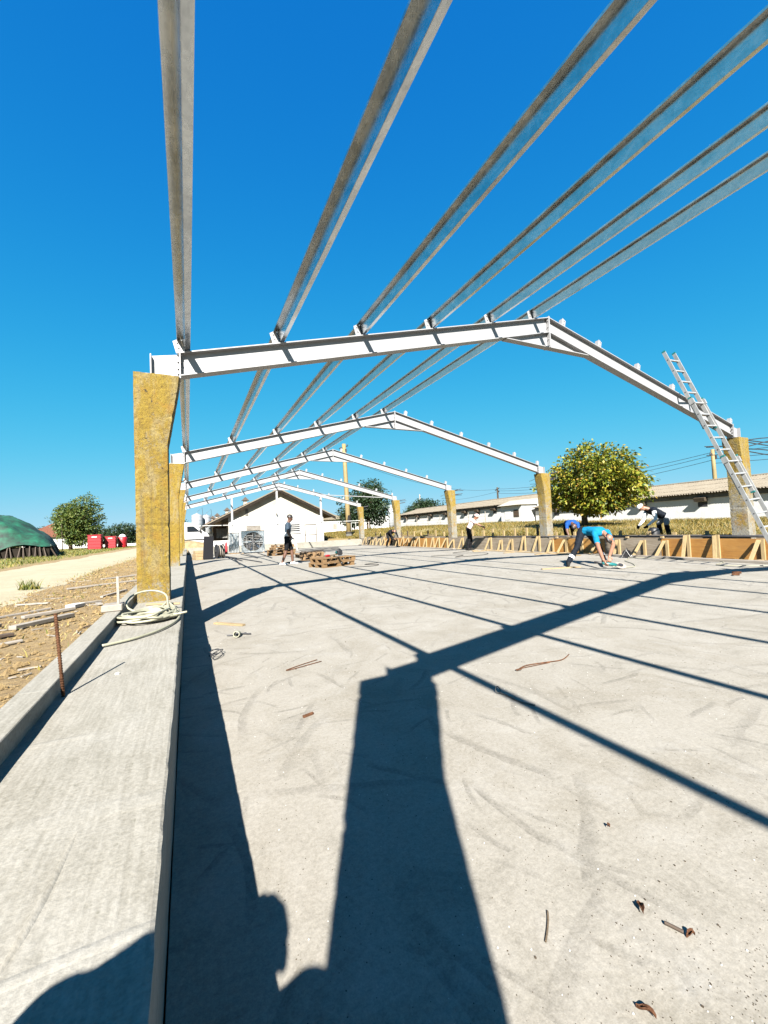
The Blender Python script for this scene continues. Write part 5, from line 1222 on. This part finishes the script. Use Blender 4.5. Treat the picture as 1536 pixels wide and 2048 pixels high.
# ------------------------------------------------------------------ trees
def tree(name, label, base, H, crown_c, crown_r, nleaf, leaf_s, lm, seed, trunk_r=.16, forks=5, clump=26, group=None, hollow=.35, lobe=1.0):
    rng = random.Random(seed); b = Vector(base); t = thing(name, label, 'tree', group, base)
    cc = Vector(crown_c); cr = Vector(crown_r)
    tk = MB(); top = cc-Vector((0, 0, cr.z*.35))
    tk.tube([(0, 0, -.15), (rng.uniform(-.1, .1), 0, top.z*.5), tuple(top)], [trunk_r*1.25, trunk_r, trunk_r*.7], 10)
    ends = []
    for i in range(forks):
        a = 2*math.pi*i/forks+rng.uniform(-.4, .4); el = rng.uniform(.1, 1.1)
        s0 = Vector((0, 0, top.z*rng.uniform(.45, .95))); e = cc+Vector((cr.x*.7*math.cos(a)*math.cos(el), cr.y*.7*math.sin(a)*math.cos(el), cr.z*.75*math.sin(el)-.1))
        m = s0.lerp(e, .5)+Vector((rng.uniform(-.2, .2), rng.uniform(-.2, .2), .15)); tk.tube([s0, m, e], [trunk_r*.5, trunk_r*.33, trunk_r*.12], 7)
        for q in range(2): 
            e2 = m.lerp(e, .5)+Vector((rng.uniform(-1, 1)*cr.x*.4, rng.uniform(-1, 1)*cr.y*.4, rng.uniform(-.1, .6)*cr.z*.5)); tk.tube([m, m.lerp(e2, .5)+Vector((0, 0, .1)), e2], [trunk_r*.3, trunk_r*.2, trunk_r*.07], 6)
    tk.build('trunk', 'bark', t, True)
    # crown: leaves gathered in clumps through the crown volume, denser near its lumpy surface
    V = []; F = []; ncl = max(1, nleaf//clump)
    lob = [(Vector((rng.gauss(0, 1), rng.gauss(0, 1), rng.gauss(0, .8))).normalized(), rng.uniform(.10, .42)) for _ in range(10)]
    for ci in range(ncl):
        d = Vector((rng.gauss(0, 1), rng.gauss(0, 1), rng.gauss(0, 1))).normalized()
        f = .70+.14*(1-lobe)+lobe*sum(w*max(0, d.dot(q))**5 for q, w in lob)*1.1
        f += .16*noise.noise(d*3.4+Vector((seed, 0, 0)))
        rr = f*(1-hollow*rng.random()**2.2*2.0 if rng.random() < .8 else rng.uniform(.2, .8))
        if d.z < 0: rr *= (1-.28*abs(d.z))
        c = cc+Vector((d.x*cr.x*rr, d.y*cr.y*rr, d.z*cr.z*rr)); cs = rng.uniform(.5, 1.15)*leaf_s*1.35
        tw = Vector((d.x, d.y, d.z*.5+rng.uniform(-.5, .4))).normalized()
        for li in range(clump):
            p = c+Vector([max(-1.5, min(1.5, rng.gauss(0, 1)))*cs*q_ for q_ in (1, 1, .7)])+tw*rng.uniform(-cs, cs*.6)
            ax = (tw+Vector((rng.uniform(-1, 1), rng.uniform(-1, 1), rng.uniform(-1.2, .5)))).normalized(); L = leaf_s*rng.uniform(.7, 1.35)
            n_ = Vector((rng.uniform(-1, 1), rng.uniform(-1, 1), rng.uniform(.1, 1.4))); s = ax.cross(n_)
            if s.length < .05: continue
            s.normalize(); s *= L*.27; o = len(V); q = ax*L; dn = Vector((0, 0, -L*.12))
            V += [tuple(p), tuple(p+q*.5+s), tuple(p+q+dn), tuple(p+q*.5-s)]; F.append((o, o+1, o+2, o+3))
    me = bpy.data.meshes.new('crown'); me.from_pydata(V, [], F); me.update(); me.materials.append(mat(lm)); put('crown', me, t)
    return t
tree('walnut_tree', 'broad leafy walnut tree with yellowing leaves before the near farm building', (22.6, 17.9, .62), 5, (.35, -.45, 2.42), (3.25, 3.25, 2.4), 30000, .20, 'leaf_walnut', 3, .17, 7, 26, lobe=.75)
tree('round_tree', 'full green tree left of the red containers', (-13.8, 66.0, .15), 6, (.5, 0, 3.6), (2.9, 2.8, 3.6), 17000, .25, 'leaf_green', 5, .2, 6, 24)
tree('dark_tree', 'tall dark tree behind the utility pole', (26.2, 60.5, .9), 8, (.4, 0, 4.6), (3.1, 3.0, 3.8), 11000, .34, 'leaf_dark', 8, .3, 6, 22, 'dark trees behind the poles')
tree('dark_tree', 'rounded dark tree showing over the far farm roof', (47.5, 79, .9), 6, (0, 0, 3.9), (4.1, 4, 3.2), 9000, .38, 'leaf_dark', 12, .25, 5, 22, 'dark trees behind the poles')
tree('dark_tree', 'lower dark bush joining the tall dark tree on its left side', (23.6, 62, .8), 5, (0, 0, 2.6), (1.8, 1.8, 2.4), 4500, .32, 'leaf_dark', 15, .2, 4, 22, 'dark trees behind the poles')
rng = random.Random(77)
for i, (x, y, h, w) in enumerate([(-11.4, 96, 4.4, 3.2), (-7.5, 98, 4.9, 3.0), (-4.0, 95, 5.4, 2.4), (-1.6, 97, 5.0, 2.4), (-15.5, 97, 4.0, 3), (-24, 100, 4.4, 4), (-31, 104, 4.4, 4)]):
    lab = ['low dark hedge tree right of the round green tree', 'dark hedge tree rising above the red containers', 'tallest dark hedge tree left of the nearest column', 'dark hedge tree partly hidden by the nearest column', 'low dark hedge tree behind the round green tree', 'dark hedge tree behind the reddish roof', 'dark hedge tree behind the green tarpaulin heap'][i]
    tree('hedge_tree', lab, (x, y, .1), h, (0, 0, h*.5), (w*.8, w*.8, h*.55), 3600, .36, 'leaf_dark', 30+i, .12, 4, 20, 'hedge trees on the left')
for i, (x, y, h, w) in enumerate([(6.5, 118, 4.6, 4), (14, 122, 5.0, 4), (40, 128, 6, 5), (62, 120, 6, 5)]):
    lab = ['dark tree behind the darker silo', 'dark tree hidden behind the barn roof', 'dark tree behind the distant white building', 'dark tree behind the lone silo'][i]
    tree('far_tree', lab, (x, y, .3), h, (0, 0, h*.5), (w*.8, w*.8, h*.5), 2600, .45, 'leaf_dark', 50+i, .15, 4, 20, 'far trees')
# far wooded skyline: one mass
g = MB(); rng = random.Random(6)
for i in range(9000):
    a = rng.uniform(-.62, 1.25); d = rng.uniform(240, 420); x, y = d*math.sin(a), d*math.cos(a); h = 5+2.5*noise.noise(Vector((a*14, 0, 0)))+1.5*noise.noise(Vector((a*60, 3, 0)))
    z = .2+rng.random()*h; s = rng.uniform(.7, 1.7); v1 = Vector((rng.uniform(-1, 1), rng.uniform(-1, 1), rng.uniform(-1, 1)))*s; v2 = Vector((rng.uniform(-1, 1), rng.uniform(-1, 1), rng.uniform(-1, 1)))*s
    c = Vector((x, y, z)); o = len(g.v); g.v += [tuple(c-v1), tuple(c+v2), tuple(c+v1), tuple(c-v2)]; g.f.append((o, o+1, o+2, o+3))
stuff(g.build('far_woods', 'leaf_dark', fixn=False), 'far wooded skyline beyond the farm', 'woods')

# ------------------------------------------------------------------ grass and weeds
def blades(name, m, pts, label, cat):
    V = []; F = []; rng = random.Random(len(pts))
    for (x, y, z, h, w, lean) in pts:
        a = rng.uniform(0, 6.283); dx, dy = math.cos(a), math.sin(a); b = rng.uniform(0, 6.283); lx, ly = math.cos(b)*lean*h, math.sin(b)*lean*h; o = len(V)
        V += [(x-dx*w, y-dy*w, z-.02), (x+dx*w, y+dy*w, z-.02), (x+lx*.4+dx*w*.7, y+ly*.4+dy*w*.7, z+h*.6), (x+lx*.4-dx*w*.7, y+ly*.4-dy*w*.7, z+h*.6), (x+lx, y+ly, z+h)]
        F += [(o, o+1, o+2, o+3), (o+3, o+2, o+4)]
    me = bpy.data.meshes.new(name); me.from_pydata(V, [], F); me.update(); me.materials.append(mat(m)); o = put(name, me); return stuff(o, label, cat)
rng = random.Random(41); P = []
for i in range(64000):
    y = 3.5+rng.random()**1.5*60; x = 12.75+rng.random()**1.3*22
    dn = noise.noise(Vector((x*.35, y*.35, 0)))
    if dn < -.30 and rng.random() < .8: continue
    if x > 33.7: continue
    h = rng.uniform(.05, .20)*(1+1.3*max(0, dn))*(1+.3*sstep(15, 40, y)); 
    P.append((x, y, ground_z(x, y), h, rng.uniform(.005, .012)*(1+.03*y), rng.uniform(.3, 1.6)))
blades('dry_grass', 'grass_dry', P, 'tall dry golden grass on the bank beyond the formwork', 'grass')
P = []
for i in range(26000):
    y = 6+rng.random()**1.4*72; x = -6.9-rng.random()**1.3*16; dn = noise.noise(Vector((x*.4, y*.4, 9)))
    if dn < -.15 and rng.random() < .75: continue
    P.append((x, y, ground_z(x, y), rng.uniform(.05, .16)*(1+.5*max(0, dn)), rng.uniform(.006, .014)*(1+.025*y), rng.uniform(.2, .9)))
blades('verge_grass', 'grass_green', P, 'patchy yellow-green grass beyond the sandy track', 'grass')
P = []
for i in range(9000):
    y = 3+rng.random()**1.3*34; x = -.8-rng.random()*2.2; dn = noise.noise(Vector((x*.9, y*.6, 19)))
    ed = math.exp(-((x+2.55)/.28)**2)
    if rng.random() > .10*max(0, dn+.2)+.55*ed*max(0, dn+.35): continue
    P.append((x, y, ground_z(x, y), rng.uniform(.02, .085), rng.uniform(.003, .008)*(1+.03*y), rng.uniform(.3, 1.0)))
for i in range(120):
    a = rng.uniform(0, 6.28); r = rng.random()*.2; P.append((-3.0+r*math.cos(a), 11.0+r*math.sin(a), ground_z(-3.0, 11.0), rng.uniform(.06, .26), .009, rng.uniform(.3, .9)))
blades('weeds', 'grass_green', P, 'sparse weeds and straw between the track and the kerb', 'weeds')
P = []
for i in range(9000):
    y = 2.8+rng.random()**1.4*30; x = -.75-rng.random()**.85*2.3; dn = noise.noise(Vector((x*1.1, y*.8, 33)))
    if dn < rng.uniform(-.35, .3): continue
    P.append((x, y, ground_z(x, y)+.012, rng.uniform(.006, .022), rng.uniform(.0012, .0032)*(1+.05*y), rng.uniform(3.0, 7.0)))
blades('dry_straw', 'straw', P, 'trampled golden straw on the dirt left of the kerb', 'straw')
# clods of earth
g = MB(); rng = random.Random(14)
for i in range(5200):
    y = 2.6+rng.random()**1.5*24; x = -.72-rng.random()**.8*2.1; s = rng.uniform(.006, .028)*(1 if rng.random() < .93 else 2.0); z = ground_z(x, y)
    c = Vector((x, y, z+s*.2)); o = len(g.v)
    g.v += [tuple(c+Vector((rng.uniform(.7, 1.3)*s*a, rng.uniform(.7, 1.3)*s*b, rng.uniform(.5, .9)*s*e))) for a, b, e in ((1, 0, 0), (-1, 0, 0), (0, 1, 0), (0, -1, 0), (0, 0, 1), (0, 0, -1))]
    g.f += [(o, o+2, o+4), (o+2, o+1, o+4), (o+1, o+3, o+4), (o+3, o, o+4), (o+2, o, o+5), (o+1, o+2, o+5), (o+3, o+1, o+5), (o, o+3, o+5)]
stuff(g.build('earth_clods', 'dirt_ground', fixn=False), 'loose clods of earth between the track and the kerb', 'earth')
# bleached boards and laths thrown down on the dirt: seat each on the ground
def board(a, b, w, h, label, m='bleached_wood', lift=0):
    a = (a[0], a[1], ground_z(*a[:2])+h/2+.012+lift); b = (b[0], b[1], ground_z(*b[:2])+h/2+.012+(a[2]*0)); tag(MB().bar(a, b, w, h).build('old_board', m, bevel=.004), label, 'board', 'old boards on the dirt')
board((-1.86, 6.55), (-1.42, 6.95), .07, .035, 'bleached board left of the ribbed bar, long and straight', lift=.0)
board((-1.72, 5.75), (-1.34, 6.42), .09, .045, 'bleached board with dark shadow just left of the ribbed bar')
board((-2.25, 6.75), (-1.75, 7.25), .04, .025, 'thin weathered lath behind the bleached boards')
board((-2.25, 6.15), (-1.98, 5.85), .12, .03, 'short wide bleached board at the left edge')
board((-2.05, 5.62), (-1.93, 6.02), .10, .04, 'stubby bleached plank end beside the short wide board')
board((-1.52, 7.30), (-1.22, 7.62), .05, .03, 'bleached board ending behind the ribbed bar tip', lift=.02)
board((-1.50, 7.10), (-1.42, 7.32), .13, .05, 'pale broken chunk of board above the ribbed bar', 'white_paint')
board((-1.30, 8.15), (-1.02, 8.75), .05, .03, 'short grey lath left of the thin stake')
board((-1.22, 7.35), (-1.14, 7.10), .06, .025, 'small pale board piece left of the stake')
board((-2.2, 10.2), (-.85, 10.9), .06, .03, 'long pale lath in front of the nearest column, left of it')
board((-1.9, 11.9), (-.8, 12.6), .05, .03, 'long pale lath farther behind, level with the column')
board((-1.72, 4.82), (-1.42, 5.0), .05, .02, 'pale lath piece near the lower left edge')
board((-2.0, 5.2), (-1.62, 5.45), .06, .03, 'dark lath piece at the lower left edge', 'dark_wood')
board((-1.0, 5.25), (-.72, 5.55), .02, .012, 'thin dark stick beside the kerb lip', 'dark_wood')
board((-2.4, 8.2), (-1.95, 8.0), .05, .02, 'flat pale splinter in the dirt', 'bleached_wood')
g = MB(); rng = random.Random(55)
for i in range(170):
    y = 3+rng.random()**1.3*12; x = -.75-rng.random()*2.0; a = rng.uniform(0, 3.1); L = rng.uniform(.03, .16); g.box((x, y, ground_z(x, y)+.012), (L, rng.uniform(.006, .02), .008), rotz(a))
stuff(g.build('wood_splinters', 'bleached_wood', fixn=False), 'scattered wood splinters on the dirt', 'splinters')

# ------------------------------------------------------------------ put each assembled thing's Empty at its base
bpy.context.view_layer.update()
for o in list(SC.objects):
    if o.type == 'EMPTY' and o.parent is None and o.location.length < 1e-9 and not o.get('placed'):
        lo = Vector((1e9,)*3); hi = Vector((-1e9,)*3)
        for ch in o.children:
            for c in ch.bound_box:
                q = ch.matrix_world @ Vector(c); lo = Vector(map(min, lo, q)); hi = Vector(map(max, hi, q))
        b = Vector(((lo.x+hi.x)/2, (lo.y+hi.y)/2, lo.z)); o.location = b
        for ch in o.children: ch.location = ch.location-b
for o in SC.objects:
    if 'placed' in o: del o['placed']
